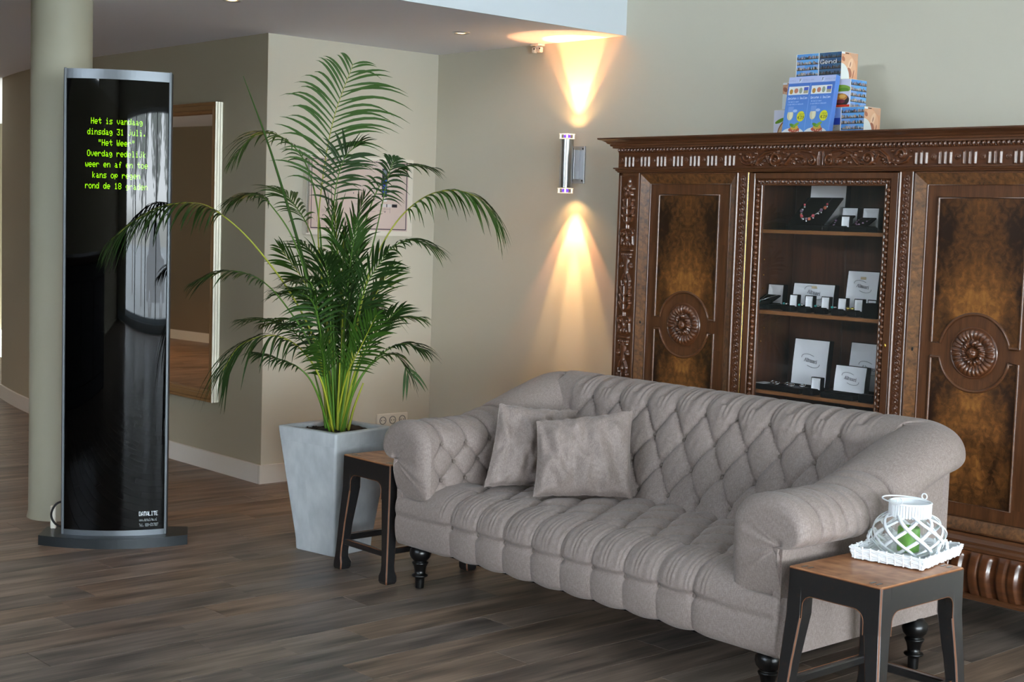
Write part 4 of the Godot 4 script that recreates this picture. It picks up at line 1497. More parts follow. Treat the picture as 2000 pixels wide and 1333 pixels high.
func brochures() -> void:
	var p := [print_mat("print_city", collage(2, false)), print_mat("print_city_dark", collage(6, true)), print_mat("print_face", cheek()), print_mat("print_bread", snack(0)), print_mat("print_roll", snack(1)), print_mat("print_beach", snack(2))]
	var s := 0.118
	# column of cells: left edge, height row, front print, right-hand print, label
	var cells := [
		[2.810, 0, 3, 0, "picture-printed gift box at the lower left of the pyramid, bread and herbs on its front"],
		[2.928, 0, 0, 0, "picture-printed gift box in the bottom row just behind the leaflet stand's left half"],
		[3.046, 0, 5, 0, "picture-printed gift box in the bottom row showing sea and beach beside the leaflet stand"],
		[3.164, 0, 0, 2, "gift box at the lower right of the pyramid, city pictures and a resting face"],
		[2.852, 1, 2, 0, "gift box at the left of the pyramid's middle row, a resting face on its front"],
		[2.970, 1, 0, 0, "gift box in the middle of the pyramid's middle row behind the leaflet stand"],
		[3.088, 1, 4, 0, "gift box right in the pyramid's middle row, a filled roll printed on it"],
		[2.918, 2, 0, 0, "left gift box of the pyramid's top row, bright city pictures on its front"],
		[3.036, 2, 1, 2, "right gift box of the pyramid's top row, dark front, resting face beside"],
	]
	for c: Array in cells:
		var o := thing("gift_box", c[4], "box", Vector3(c[0] + s / 2, 1.913 + c[1] * s, 0.29), 0.0, "printed gift boxes stacked on the cabinet")
		var b := Mesher.new()
		b.box(Vector3(0, s / 2, 0), Vector3(s - 0.0015, s - 0.001, s - 0.0015), 0.0012)
		obj("carton", b, M.white_plastic, o)
		var h := s / 2 - 0.0008
		var f := Mesher.new()
		f.quad_uv(Vector3(-h, 0.001, h + 0.0006), Vector3(h, 0.001, h + 0.0006), Vector3(h, s - 0.002, h + 0.0006), Vector3(-h, s - 0.002, h + 0.0006))
		obj("front_print", f, p[c[2]], o)
		var g := Mesher.new()
		g.quad_uv(Vector3(h + 0.0006, 0.001, h), Vector3(h + 0.0006, 0.001, -h), Vector3(h + 0.0006, s - 0.002, -h), Vector3(h + 0.0006, s - 0.002, h))
		obj("side_print", g, p[c[3]], o)
	# leaflet stand
	var im := Image.create(512, 512, false, Image.FORMAT_RGB8)
	im.fill(Color(0.30, 0.47, 0.79))
	for y in 512:
		im.fill_rect(Rect2i(0, y, 512, 1), Color(0.27, 0.44, 0.77).lerp(Color(0.38, 0.60, 0.88), y / 512.0))
	im.fill_rect(Rect2i(0, 0, 512, 56), Color(0.72, 0.76, 0.91))
	write(im, "HOTELS", 10, 26, 2, 2, Color(0.60, 0.64, 0.80))
	for k in 2:
		blob(im, 128 + k * 246, 30, 19, 22, Color(0.80, 0.84, 0.96))
		write(im, "F", 119 + k * 246, 17, 4, 4, Color(0.10, 0.14, 0.28))
		write(im, "HOTELS ARR", 158 + k * 246, 24, 2, 2, Color(0.60, 0.64, 0.80))
		var x := k * 250
		im.fill_rect(Rect2i(x + 14, 84, 222, 74), Color(0.92, 0.92, 0.91))
		blob(im, x + 44, 128, 19, 22, Color(0.75, 0.55, 0.20))
		blob(im, x + 98, 122, 22, 22, Color(0.78, 0.50, 0.40))
		blob(im, x + 148, 122, 18, 26, Color(0.60, 0.64, 0.55))
		im.fill_rect(Rect2i(x + 182, 94, 48, 28), Color(0.28, 0.36, 0.75))
		im.fill_rect(Rect2i(x + 182, 122, 48, 26), Color(0.66, 0.62, 0.50))
		write(im, "Genieten & Smullen", x + 18, 178, 2, 3, Color(0.95, 0.96, 1.0))
		write(im, "Een heerlijk moment", x + 30, 212, 1, 2, Color(0.80, 0.86, 0.98))
		write(im, "in onze hotels en restaurants", x + 24, 234, 1, 2, Color(0.80, 0.86, 0.98))
		im.fill_rect(Rect2i(x + 40, 262, 58, 50), Color(0.46, 0.60, 0.86))
		blob(im, x + 69, 336, 34, 46, Color(0.84, 0.80, 0.64))
		blob(im, x + 78, 334, 18, 40, Color(0.91, 0.88, 0.76))
		im.fill_rect(Rect2i(x + 40, 290, 60, 20), Color(0.46, 0.60, 0.86))
		im.fill_rect(Rect2i(x + 67, 380, 4, 64), Color(0.55, 0.70, 0.92))
		blob(im, x + 118, 300, 24, 13, Color(0.66, 0.76, 0.93))
		blob(im, x + 188, 350, 43, 46, Color(0.85, 0.84, 0.12))
		write(im, "vanaf", x + 166, 322, 2, 2, Color(0.35, 0.34, 0.1))
		write(im, "€39", x + 157, 346, 4, 4, Color(0.12, 0.12, 0.10))
		blob(im, x + 120, 500, 124, 52, Color(0.87, 0.89, 0.90))
		blob(im, x + 132, 466, 62, 22, Color(0.72, 0.33, 0.24))
		blob(im, x + 134, 446, 44, 22, Color(0.82, 0.66, 0.24))
		blob(im, x + 112, 430, 36, 14, Color(0.36, 0.58, 0.18), 0.4)
		blob(im, x + 148, 424, 36, 13, Color(0.50, 0.66, 0.22), -0.5)
		for q in 14:
			blob(im, x + 84 + q * 8, 470 + (q * 7) % 16, 5, 6, [Color(0.80, 0.40, 0.30), Color(0.62, 0.22, 0.16), Color(0.90, 0.74, 0.60)][q % 3])
	im.fill_rect(Rect2i(248, 60, 4, 452), Color(0.52, 0.68, 0.92))
	var lp := print_mat("print_leaflets", im)
	var st := thing("leaflet_stand", "blue leaflet stand with two leaflets priced 39 euro leaning on the printed boxes", "leaflet stand", Vector3(3.035, 1.913, 0.425))
	st.rotation.x = -0.16
	var sb := Mesher.new()
	sb.box(Vector3(0, 0.128, -0.016), Vector3(0.246, 0.256, 0.03), 0.002)
	obj("stand", sb, mat("stand_blue", Color(0.36, 0.53, 0.83), 0.4), st)
	var sf := Mesher.new()
	sf.quad_uv(Vector3(-0.122, 0.001, -0.0004), Vector3(0.122, 0.001, -0.0004), Vector3(0.122, 0.255, -0.0004), Vector3(-0.122, 0.255, -0.0004))
	obj("leaflet_print", sf, lp, st)


# ------------------------------------------------------------------ jewelry boxes
func satin_pad(m: Mesher, w: float, h: float, z: float, deep: float) -> void:   # a puffed satin lining, pulled in at the middle
	var rows := []
	for j in 17:
		var r := PackedVector3Array()
		for i in 17:
			var u := i / 16.0 * 2.0 - 1.0
			var v := j / 16.0 * 2.0 - 1.0
			var e := maxf(absf(u), absf(v))
			var d := deep * (smoothstep(1.0, 0.55, e)) - deep * 0.35 * absf(absf(u) - absf(v)) * smoothstep(0.2, 0.8, e)
			r.append(Vector3(u * w / 2, v * h / 2 + h / 2, z - d))
		rows.append(r)
	m.grid(rows)


func logo(parent: Node, at: Vector3, s: float) -> void:
	var t := TextMesh.new()
	var f := SystemFont.new()
	f.font_names = PackedStringArray(["Droid Serif"])
	f.font_italic = true
	t.font = f
	t.text = "Altuari"
	t.font_size = 32
	t.pixel_size = s / 110.0
	t.depth = 0.0006
	var o := MeshInstance3D.new()
	o.name = "logo_lettering"
	o.mesh = t
	o.material_override = M.ink
	parent.add_child(o, true)
	o.position = at
	o.rotation.z = -0.12
	var m := Mesher.new()
	for k in 2:
		var p := []
		for i in 13:
			var a := (0.45 + k) * PI + 0.62 * PI * i / 12.0
			p.append(at + Vector3(cos(a) * s * 0.72, sin(a) * s * 0.34, 0.0003).rotated(Vector3.BACK, -0.35))
		m.tube(p, s * 0.012, 5)
	obj("logo_arcs", m, M.ink, parent)


func jewel_box(label: String, x0: float, x1: float, y: float, top: float, z: float, deep: float, group: String, brand := 0.0, lean := 0.08, sticker := false) -> Node3D:
	var w := x1 - x0
	var o := thing("jewelry_box", label, "jewelry box", Vector3((x0 + x1) / 2, y, z), 0.0, group)
	var t := Mesher.new()
	var th := minf(0.022, (top - y) * 0.3)
	t.span(Vector3(-w / 2, 0.0005, 0.0), Vector3(w / 2, th, deep), 0.002)
	obj("tray", t, M.black_card, o)
	var v := Mesher.new()
	v.span(Vector3(-w / 2 + 0.005, th - 0.002, 0.004), Vector3(w / 2 - 0.005, th + 0.004, deep - 0.005), 0.003)
	obj("velvet_pad", v, M.black_velvet, o)
	var lid := Node3D.new()
	lid.name = "lid"
	o.add_child(lid, true)
	lid.position = Vector3(0, th * 0.6, -0.004)
	lid.rotation.x = -lean
	var h := top - y - th * 0.6
	var lt := minf(0.02, w * 0.3)
	var s := Mesher.new()
	s.span(Vector3(-w / 2, 0, -lt - 0.009), Vector3(w / 2, h, -0.0085), 0.002)
	var b := 0.0035
	s.span(Vector3(-w / 2, 0, -0.012), Vector3(-w / 2 + b, h, 0.002), 0.001)
	s.span(Vector3(w / 2 - b, 0, -0.012), Vector3(w / 2, h, 0.002), 0.001)
	s.span(Vector3(-w / 2, h - b, -0.012), Vector3(w / 2, h, 0.002), 0.001)
	obj("lid_shell", s, M.black_card, lid)
	var p := Mesher.new()
	p.x = Transform3D(Basis(), Vector3(0, b * 0.5, 0))
	satin_pad(p, w - b * 2, h - b * 1.5, 0.0015, 0.006 * minf(1.0, w / 0.1) + 0.001)
	obj("satin_lining", p, M.satin, lid)
	if brand > 0.0:
		logo(lid, Vector3(0, h * brand, 0.0005), minf(w * 0.40, 0.072))
	if sticker:
		var q := Mesher.new()
		q.span(Vector3(-0.013, h * 0.79, -0.001), Vector3(0.013, h * 0.79 + 0.011, 0.0022), 0.0)
		obj("gold_sticker", q, M.gold_sticker, lid)
	return o


func slope_pad(o: Node3D, w: float, y0: float, y1: float, z0: float, z1: float) -> void:   # the tilted black card that carries a necklace
	var m := Mesher.new()
	var d := Vector3(0, z0 - z1, y1 - y0).normalized() * 0.006
	var a := Vector3(-w / 2, y0, z0)
	var b := Vector3(w / 2, y0, z0)
	var c := Vector3(w / 2, y1, z1)
	var e := Vector3(-w / 2, y1, z1)
	m.quad(a, b, c, e)
	m.quad(e - d, c - d, b - d, a - d)
	m.quad(a - d, b - d, b, a)
	m.quad(e, c, c - d, e - d)
	m.quad(a - d, a, e, e - d)
	m.quad(b, b - d, c - d, c)
	obj("tilted_pad", m, M.black_velvet, o)


func bead(called: String, label: String, at: Vector3, r: float, m: Material, group: String) -> void:
	var g := Mesher.new()
	g.ball(Vector3.ZERO, Vector3(r, r * 0.8, r), 10, 7)
	var o := obj(called, g, m)
	tag(o, label, "jewelry", group)
	o.position = at


func necklace(label: String, pts: Array, r: float, mats: Array, drop := true) -> void:
	var c: Vector3 = pts[0]
	var o := thing("necklace", label, "necklace", c)
	var ch := []
	for p: Vector3 in curve(pts, 40):
		ch.append(p - c)
	var m := Mesher.new()
	m.tube(ch, 0.0011, 5)
	obj("chain", m, M.silver, o)
	var n := 13 if drop else 0
	for k in n:
		var f := 0.14 + 0.72 * k / (n - 1)
		var p: Vector3 = ch[int(f * 40)]
		var b := Mesher.new()
		b.ball(p + Vector3(0, -0.002 - 0.006 * (k % 2), 0.004), Vector3(r, r, r * 0.6) * (1.0 if k % 3 else 0.7), 10, 7)
		obj("bead", b, mats[k % mats.size()], o)
		if k % 2 == 0:
			var d := Mesher.new()
			d.ball(p + Vector3(0.002, -0.013, 0.005), Vector3(r * 0.6, r * 0.9, r * 0.5), 8, 6)
			obj("charm", d, M.silver, o)


func jewelry() -> void:
	var y1 := 1.5055
	var y2 := 1.1525
	var y3 := 0.8025
	# top shelf
	var a := jewel_box("tall open jewelry box on the cabinet's top shelf holding the pink bead necklace", 2.962, 3.154, y1, 1.712, 0.27, 0.155, "open jewelry boxes on the top shelf", 0.0, 0.04)
	slope_pad(a, 0.186, 0.026, 0.145, 0.146, 0.012)
	necklace("pink and silver bead necklace on a tilted black card, cabinet's top shelf", [Vector3(2.995, 1.648, 0.303), Vector3(2.988, 1.61, 0.338), Vector3(3.005, 1.575, 0.374), Vector3(3.048, 1.558, 0.394), Vector3(3.085, 1.585, 0.364), Vector3(3.105, 1.62, 0.332), Vector3(3.11, 1.648, 0.303)], 0.0075, [M.pink_bead, M.silver, M.mauve_bead, M.orange_bead])
	var b := jewel_box("low open jewelry box between the tall box and the right-hand one, top shelf", 3.150, 3.232, y1, 1.610, 0.29, 0.095, "open jewelry boxes on the top shelf", 0.0, 0.05)
	slope_pad(b, 0.078, 0.024, 0.070, 0.090, 0.012)
	for k in 3:
		bead("bracelet_bead", ["upper mauve bead of the short bracelet beside the little ring box, top shelf", "middle silver bead of the short bracelet beside the little ring box, top shelf", "lower mauve bead of the short bracelet beside the little ring box, top shelf"][k], Vector3(3.168 + k * 0.004, 1.552 - k * 0.010, 0.350 + k * 0.012), 0.0055, M.mauve_bead if k != 1 else M.silver, "beads on the low top-shelf box")
	jewel_box("tiny ring box standing in front on the cabinet's top shelf", 3.224, 3.268, y1, 1.572, 0.395, 0.035, "open jewelry boxes on the top shelf", 0.0, 0.03)
	var c := jewel_box("rightmost open jewelry box on the cabinet's top shelf with a mauve necklace", 3.262, 3.345, y1, 1.610, 0.30, 0.09, "open jewelry boxes on the top shelf", 0.0, 0.05)
	slope_pad(c, 0.079, 0.024, 0.062, 0.085, 0.012)
	necklace("mauve bead necklace in the rightmost box of the top shelf", [Vector3(3.275, 1.565, 0.318), Vector3(3.272, 1.548, 0.345), Vector3(3.290, 1.537, 0.37), Vector3(3.312, 1.545, 0.352), Vector3(3.328, 1.566, 0.318)], 0.006, [M.mauve_bead, M.silver])
	# middle shelf
	var d := jewel_box("small open box at the left of the middle shelf with a turquoise pendant", 2.768, 2.856, y2, 1.262, 0.285, 0.10, "open jewelry boxes on the middle shelf", 0.0, 0.05)
	slope_pad(d, 0.083, 0.024, 0.062, 0.095, 0.012)
	necklace("turquoise drop pendant on a thin chain, left of the middle shelf", [Vector3(2.785, 1.215, 0.303), Vector3(2.785, 1.198, 0.335), Vector3(2.788, 1.187, 0.358), Vector3(2.81, 1.2, 0.33), Vector3(2.845, 1.215, 0.303)], 0.005, [M.turquoise], false)
	bead("pendant_stone", "turquoise drop stone of the pendant, left of the middle shelf", Vector3(2.786, 1.183, 0.366), 0.0085, M.turquoise, "")
	jewel_box("wide low white-lined box with the maker's name, behind the ring boxes on the middle shelf", 2.893, 3.117, y2, 1.275, 0.27, 0.075, "open jewelry boxes on the middle shelf", 0.62, 0.10, true)
	jewel_box("tall square white-lined box with the maker's name at the right of the middle shelf", 3.180, 3.342, y2, 1.342, 0.28, 0.075, "open jewelry boxes on the middle shelf", 0.62, 0.10, true)
	var rx := [2.960, 3.043, 3.128, 3.214, 3.296, 3.362]
	var wh := ["leftmost small ring box in the row on the middle shelf", "second small ring box from the left on the middle shelf", "third small ring box on the middle shelf, at the wide box's right end", "fourth small ring box on the middle shelf, left of the tall square box", "fifth small ring box on the middle shelf, beside the gold balls", "rightmost small ring box on the middle shelf, next to the glass door frame"]
	for k in 6:
		jewel_box(wh[k], rx[k], rx[k] + 0.044, y2, 1.226, 0.375, 0.045, "ring boxes on the middle shelf", 0.0, 0.03)
		if k < 4:
			for q in 2:
				bead("earring", (["turquoise", "silver"][q]) + ([" earring before the leftmost ring box", " earring before the second ring box", " earring before the third ring box", " earring before the fourth ring box"][k]) + " on the middle shelf", Vector3(rx[k] - 0.006 + q * 0.018, y2 + 0.032, 0.402 + q * 0.006), 0.0065, M.turquoise if q == 0 else M.silver, "earrings before ring box %d" % (k + 1))
	for q in 2:
		bead("gold_ball_earring", ["left gold ball earring before the fifth ring box", "right gold ball earring before the fifth ring box"][q], Vector3(3.290 + q * 0.022, y2 + 0.032, 0.404), 0.0095, M.gold_ball, "gold ball earrings on the middle shelf")
	var bb := Mesher.new()
	bb.span(Vector3(-0.035, 0.0, -0.03), Vector3(0.035, 0.062, 0.03), 0.003)
	var sb := obj("black_stand", bb, M.black_velvet)
	tag(sb, "plain black velvet block at the right end of the middle shelf", "display block")
	sb.position = Vector3(3.425, y2, 0.41)
	# bottom shelf
	var e := jewel_box("large square white-lined box with the maker's name at the left of the lower shelf", 2.914, 3.104, y3, 1.029, 0.28, 0.06, "open jewelry boxes on the lower shelf", 0.55, 0.10)
	e.set_meta("label", "large square white-lined box with the maker's name at the left of the lower shelf")
	var tr := thing("watch_tray", "flat black tray of silver pieces in front of the large left box, lower shelf", "tray", Vector3(2.955, y3, 0.395))
	var tm := Mesher.new()
	tm.span(Vector3(-0.130, 0, -0.045), Vector3(0.130, 0.024, 0.045), 0.003)
	obj("tray_body", tm, M.black_card, tr)
	var ts := Mesher.new()
	ts.span(Vector3(-0.124, 0.0235, -0.04), Vector3(-0.07, 0.0255, 0.035), 0.0005)
	obj("white_edge", ts, M.satin, tr)
	for k in 5:
		var w := Mesher.new()
		w.x = Transform3D(Basis(Vector3.RIGHT, 0.5), Vector3(-0.055 + k * 0.040, 0.031, -0.012 + (k % 2) * 0.026))
		w.ring(Vector3.ZERO, Vector3(0.013, 0, 0), Vector3(0, 0, 0.010), 0.003, 20, 6)
		w.ball(Vector3.ZERO, Vector3(0.011, 0.003, 0.008), 12, 6)
		var sp := obj("silver_piece", w, M.silver)
		tag(sp, ["oval silver piece nearest the tray's white edge, lower shelf", "second oval silver piece along the black tray", "oval silver piece in the middle of the black tray", "fourth oval silver piece along the black tray", "oval silver piece at the tray's right end beside the ring box"][k], "jewelry", "silver pieces on the lower tray")
		sp.position = Vector3(2.955, y3, 0.395)
	jewel_box("single little ring box in the middle of the lower shelf", 3.103, 3.155, y3, 0.877, 0.385, 0.055, "open jewelry boxes on the lower shelf", 0.0, 0.03)
	jewel_box("large square white-lined box at the right back of the lower shelf, partly hidden", 3.184, 3.382, y3, 1.032, 0.24, 0.07, "open jewelry boxes on the lower shelf", 0.5, 0.10)
	jewel_box("low wide white-lined box in front at the right of the lower shelf", 3.196, 3.357, y3, 0.940, 0.355, 0.085, "open jewelry boxes on the lower shelf", 0.55, 0.12)
	var rb := Mesher.new()
	rb.span(Vector3(-0.035, 0, -0.02), Vector3(0.035, 0.034, 0.02), 0.003)
	var ro := obj("black_ring_case", rb, M.black_card)
	tag(ro, "small closed black ring case at the lower shelf's right end", "ring case")
	ro.position = Vector3(3.42, y3, 0.42)


const FRONDS := [
	[[Vector3(1.588,0.555,1.767),Vector3(1.516,1.005,1.806),Vector3(1.465,1.392,1.831),Vector3(1.463,1.665,1.814),Vector3(1.482,1.938,1.774),Vector3(1.528,2.178,1.709)],0.56,0.33,25,0.50,1,1,1],
	[[Vector3(1.584,0.557,1.800),Vector3(1.505,0.959,1.831),Vector3(1.413,1.321,1.882),Vector3(1.280,1.772,1.967),Vector3(1.163,2.115,2.048)],2.00,0.00,0,0.00,1,0,0],
	[[Vector3(1.563,0.554,1.794),Vector3(1.474,1.094,1.797),Vector3(1.405,1.505,1.793),Vector3(1.329,1.738,1.819),Vector3(1.231,1.851,1.884),Vector3(1.136,1.862,1.959),Vector3(1.058,1.744,2.030)],0.50,0.17,22,0.55,0,0,0],
	[[Vector3(1.610,0.561,1.816),Vector3(1.517,1.007,1.856),Vector3(1.415,1.366,1.916),Vector3(1.321,1.542,1.991),Vector3(1.267,1.587,2.035),Vector3(1.195,1.566,2.109)],0.62,0.17,18,0.60,0,2,0],
	[[Vector3(1.593,0.561,1.835),Vector3(1.557,0.897,1.881),Vector3(1.487,1.143,1.975),Vector3(1.385,1.362,2.109),Vector3(1.316,1.481,2.218),Vector3(1.265,1.537,2.315),Vector3(1.190,1.523,2.446),Vector3(1.139,1.453,2.559),Vector3(1.111,1.372,2.647)],0.50,0.23,26,0.85,0,2,1],
	[[Vector3(1.642,0.568,1.855),Vector3(1.593,0.879,1.916),Vector3(1.513,1.100,2.022),Vector3(1.447,1.220,2.126),Vector3(1.375,1.250,2.249),Vector3(1.314,1.198,2.367)],0.55,0.15,20,0.50,0,2,0],
	[[Vector3(1.527,0.547,1.760),Vector3(1.440,0.789,1.771),Vector3(1.331,0.933,1.818),Vector3(1.214,1.013,1.882),Vector3(1.072,1.012,1.984)],0.50,0.15,18,0.45,0,0,0],
	[[Vector3(1.658,0.571,1.866),Vector3(1.646,0.783,1.923),Vector3(1.609,0.929,2.015),Vector3(1.563,0.982,2.129),Vector3(1.518,0.940,2.253),Vector3(1.516,0.834,2.337)],0.40,0.23,18,0.85,0,2,1],
	[[Vector3(1.634,0.563,1.789),Vector3(1.640,0.923,1.753),Vector3(1.667,1.242,1.699),Vector3(1.732,1.471,1.613),Vector3(1.820,1.599,1.515),Vector3(1.916,1.632,1.419),Vector3(2.002,1.591,1.343),Vector3(2.071,1.490,1.294)],0.48,0.21,24,0.85,0,1,1],
	[[Vector3(1.522,0.543,1.721),Vector3(1.491,0.954,1.676),Vector3(1.473,1.349,1.617),Vector3(1.478,1.560,1.555),Vector3(1.494,1.679,1.492),Vector3(1.541,1.741,1.403),Vector3(1.605,1.739,1.301)],0.55,0.17,18,0.50,0,0,0],
	[[Vector3(1.603,0.559,1.794),Vector3(1.559,1.100,1.811),Vector3(1.544,1.507,1.811),Vector3(1.571,1.733,1.787),Vector3(1.635,1.834,1.737)],0.55,0.17,18,0.35,0,2,0],
	[[Vector3(1.628,0.562,1.796),Vector3(1.642,0.968,1.761),Vector3(1.674,1.219,1.725),Vector3(1.745,1.353,1.659),Vector3(1.823,1.406,1.596),Vector3(1.916,1.379,1.526)],0.55,0.17,20,0.50,0,0,0],
	[[Vector3(1.631,0.562,1.792),Vector3(1.655,0.810,1.755),Vector3(1.698,0.960,1.707),Vector3(1.765,1.054,1.639),Vector3(1.860,1.070,1.551)],0.50,0.15,18,0.45,0,1,0],
	[[Vector3(1.675,0.570,1.818),Vector3(1.714,0.761,1.788),Vector3(1.784,0.889,1.732),Vector3(1.873,0.957,1.662),Vector3(1.959,0.936,1.607)],0.50,0.15,18,0.45,0,2,0],
	[[Vector3(1.553,0.548,1.731),Vector3(1.552,0.726,1.673),Vector3(1.577,0.846,1.592),Vector3(1.620,0.879,1.503),Vector3(1.660,0.772,1.434)],0.55,0.14,14,0.50,0,0,0],
	[[Vector3(1.668,0.575,1.900),Vector3(1.649,0.751,1.956),Vector3(1.627,0.842,2.025),Vector3(1.589,0.886,2.118),Vector3(1.561,0.909,2.203)],0.50,0.14,16,0.50,0,2,0],
	[[Vector3(1.535,0.547,1.752),Vector3(1.431,1.044,1.749),Vector3(1.328,1.388,1.766),Vector3(1.225,1.549,1.804),Vector3(1.140,1.617,1.834)],0.60,0.18,16,0.45,0,0,0],
	[[Vector3(1.565,0.552,1.762),Vector3(1.541,1.004,1.685),Vector3(1.548,1.444,1.574),Vector3(1.536,1.678,1.509),Vector3(1.523,1.773,1.464)],0.62,0.13,12,0.60,0,2,0],
	[[Vector3(1.600,0.561,1.830),Vector3(1.612,0.913,1.894),Vector3(1.633,1.122,1.965),Vector3(1.638,1.183,2.072)],0.40,0.18,17,0.50,0,0,0],
	[[Vector3(1.639,0.561,1.759),Vector3(1.490,0.949,1.776),Vector3(1.344,1.183,1.809),Vector3(1.193,1.349,1.855)],0.40,0.19,17,0.30,2,1,0],
	[[Vector3(1.589,0.559,1.816),Vector3(1.609,0.961,1.851),Vector3(1.641,1.200,1.891),Vector3(1.680,1.307,1.941)],0.40,0.21,17,0.30,2,2,0],
	[[Vector3(1.634,0.561,1.769),Vector3(1.550,0.952,1.710),Vector3(1.480,1.190,1.654),Vector3(1.425,1.364,1.590)],0.40,0.17,17,0.30,2,0,0],
	[[Vector3(1.629,0.562,1.794),Vector3(1.582,0.892,1.720),Vector3(1.550,1.092,1.645),Vector3(1.565,1.084,1.542)],0.40,0.19,17,0.50,0,1,0],
	[[Vector3(1.595,0.556,1.764),Vector3(1.566,0.905,1.764),Vector3(1.549,1.114,1.769),Vector3(1.542,1.217,1.775)],0.40,0.16,17,0.30,2,2,0],
	[[Vector3(1.632,0.560,1.752),Vector3(1.509,0.848,1.736),Vector3(1.389,1.021,1.731),Vector3(1.273,1.144,1.728)],0.40,0.21,17,0.30,2,0,0],
	[[Vector3(1.583,0.555,1.770),Vector3(1.537,0.899,1.669),Vector3(1.509,1.109,1.564),Vector3(1.500,1.278,1.442)],0.40,0.18,17,0.30,2,1,0],
	[[Vector3(1.556,0.549,1.747),Vector3(1.520,0.826,1.809),Vector3(1.488,0.991,1.881),Vector3(1.435,1.022,1.993)],0.40,0.15,17,0.50,0,2,0],
	[[Vector3(1.539,0.552,1.815),Vector3(1.538,0.826,1.757),Vector3(1.552,0.991,1.697),Vector3(1.574,1.090,1.636)],0.40,0.18,17,0.30,2,0,0],
	[[Vector3(1.574,0.556,1.797),Vector3(1.467,0.792,1.733),Vector3(1.368,0.935,1.671),Vector3(1.270,1.013,1.616)],0.40,0.16,17,0.30,2,1,0],
	[[Vector3(1.565,0.551,1.748),Vector3(1.647,0.835,1.725),Vector3(1.744,1.006,1.700),Vector3(1.862,1.116,1.659)],0.40,0.17,17,0.30,2,2,0],
	[[Vector3(1.610,0.560,1.791),Vector3(1.468,1.011,1.758),Vector3(1.336,1.286,1.736),Vector3(1.196,1.379,1.746)],0.40,0.20,17,0.50,0,0,0],
	[[Vector3(1.619,0.561,1.789),Vector3(1.627,1.024,1.805),Vector3(1.651,1.299,1.828),Vector3(1.689,1.439,1.850)],0.40,0.18,17,0.30,2,1,0],
	[[Vector3(1.497,0.545,1.786),Vector3(1.475,1.062,1.725),Vector3(1.475,1.374,1.664),Vector3(1.485,1.583,1.604)],0.40,0.20,17,0.30,2,2,0],
	[[Vector3(1.570,0.548,1.704),Vector3(1.610,1.110,1.792),Vector3(1.667,1.435,1.891),Vector3(1.742,1.585,1.991)],0.40,0.20,17,0.30,2,0,0],
	[[Vector3(1.592,0.558,1.799),Vector3(1.436,0.843,1.794),Vector3(1.280,1.014,1.802),Vector3(1.090,0.992,1.872)],0.40,0.16,17,0.50,0,1,0],
	[[Vector3(1.529,0.546,1.750),Vector3(1.603,0.871,1.790),Vector3(1.689,1.065,1.834),Vector3(1.784,1.182,1.877)],0.40,0.17,17,0.30,2,2,0],
	[[Vector3(1.511,0.548,1.801),Vector3(1.592,0.761,1.868),Vector3(1.679,0.890,1.938),Vector3(1.760,0.968,2.020)],0.40,0.18,17,0.30,2,0,0],
	[[Vector3(1.569,0.555,1.801),Vector3(1.666,0.791,1.808),Vector3(1.774,0.933,1.814),Vector3(1.886,1.087,1.813)],0.40,0.16,17,0.30,2,1,0],
	[[Vector3(1.578,0.559,1.840),Vector3(1.602,0.962,1.904),Vector3(1.638,1.200,1.976),Vector3(1.661,1.226,2.088)],0.40,0.15,17,0.50,0,2,0],
	[[Vector3(1.615,0.561,1.804),Vector3(1.634,1.012,1.802),Vector3(1.670,1.280,1.804),Vector3(1.717,1.477,1.803)],0.40,0.19,17,0.30,2,0,0],
	[[Vector3(1.602,0.556,1.754),Vector3(1.575,1.044,1.769),Vector3(1.562,1.335,1.791),Vector3(1.559,1.540,1.813)],0.40,0.17,17,0.30,2,1,0],
	[[Vector3(1.596,0.559,1.802),Vector3(1.687,0.966,1.803),Vector3(1.797,1.208,1.804),Vector3(1.924,1.345,1.799)],0.40,0.21,17,0.30,2,2,0],
	[[Vector3(1.630,0.560,1.766),Vector3(1.546,0.905,1.817),Vector3(1.465,1.110,1.881),Vector3(1.363,1.158,1.989)],0.40,0.16,17,0.50,0,0,0],
	[[Vector3(1.601,0.561,1.832),Vector3(1.485,0.924,1.783),Vector3(1.378,1.144,1.741),Vector3(1.272,1.247,1.712)],0.40,0.21,17,0.30,2,1,0],
	[[Vector3(1.544,0.548,1.743),Vector3(1.479,0.842,1.657),Vector3(1.429,1.020,1.568),Vector3(1.394,1.135,1.470)],0.40,0.20,17,0.30,2,2,0],
	[[Vector3(1.641,0.563,1.779),Vector3(1.565,0.803,1.744),Vector3(1.496,0.946,1.713),Vector3(1.435,1.054,1.678)],0.40,0.16,17,0.30,2,0,0],
]


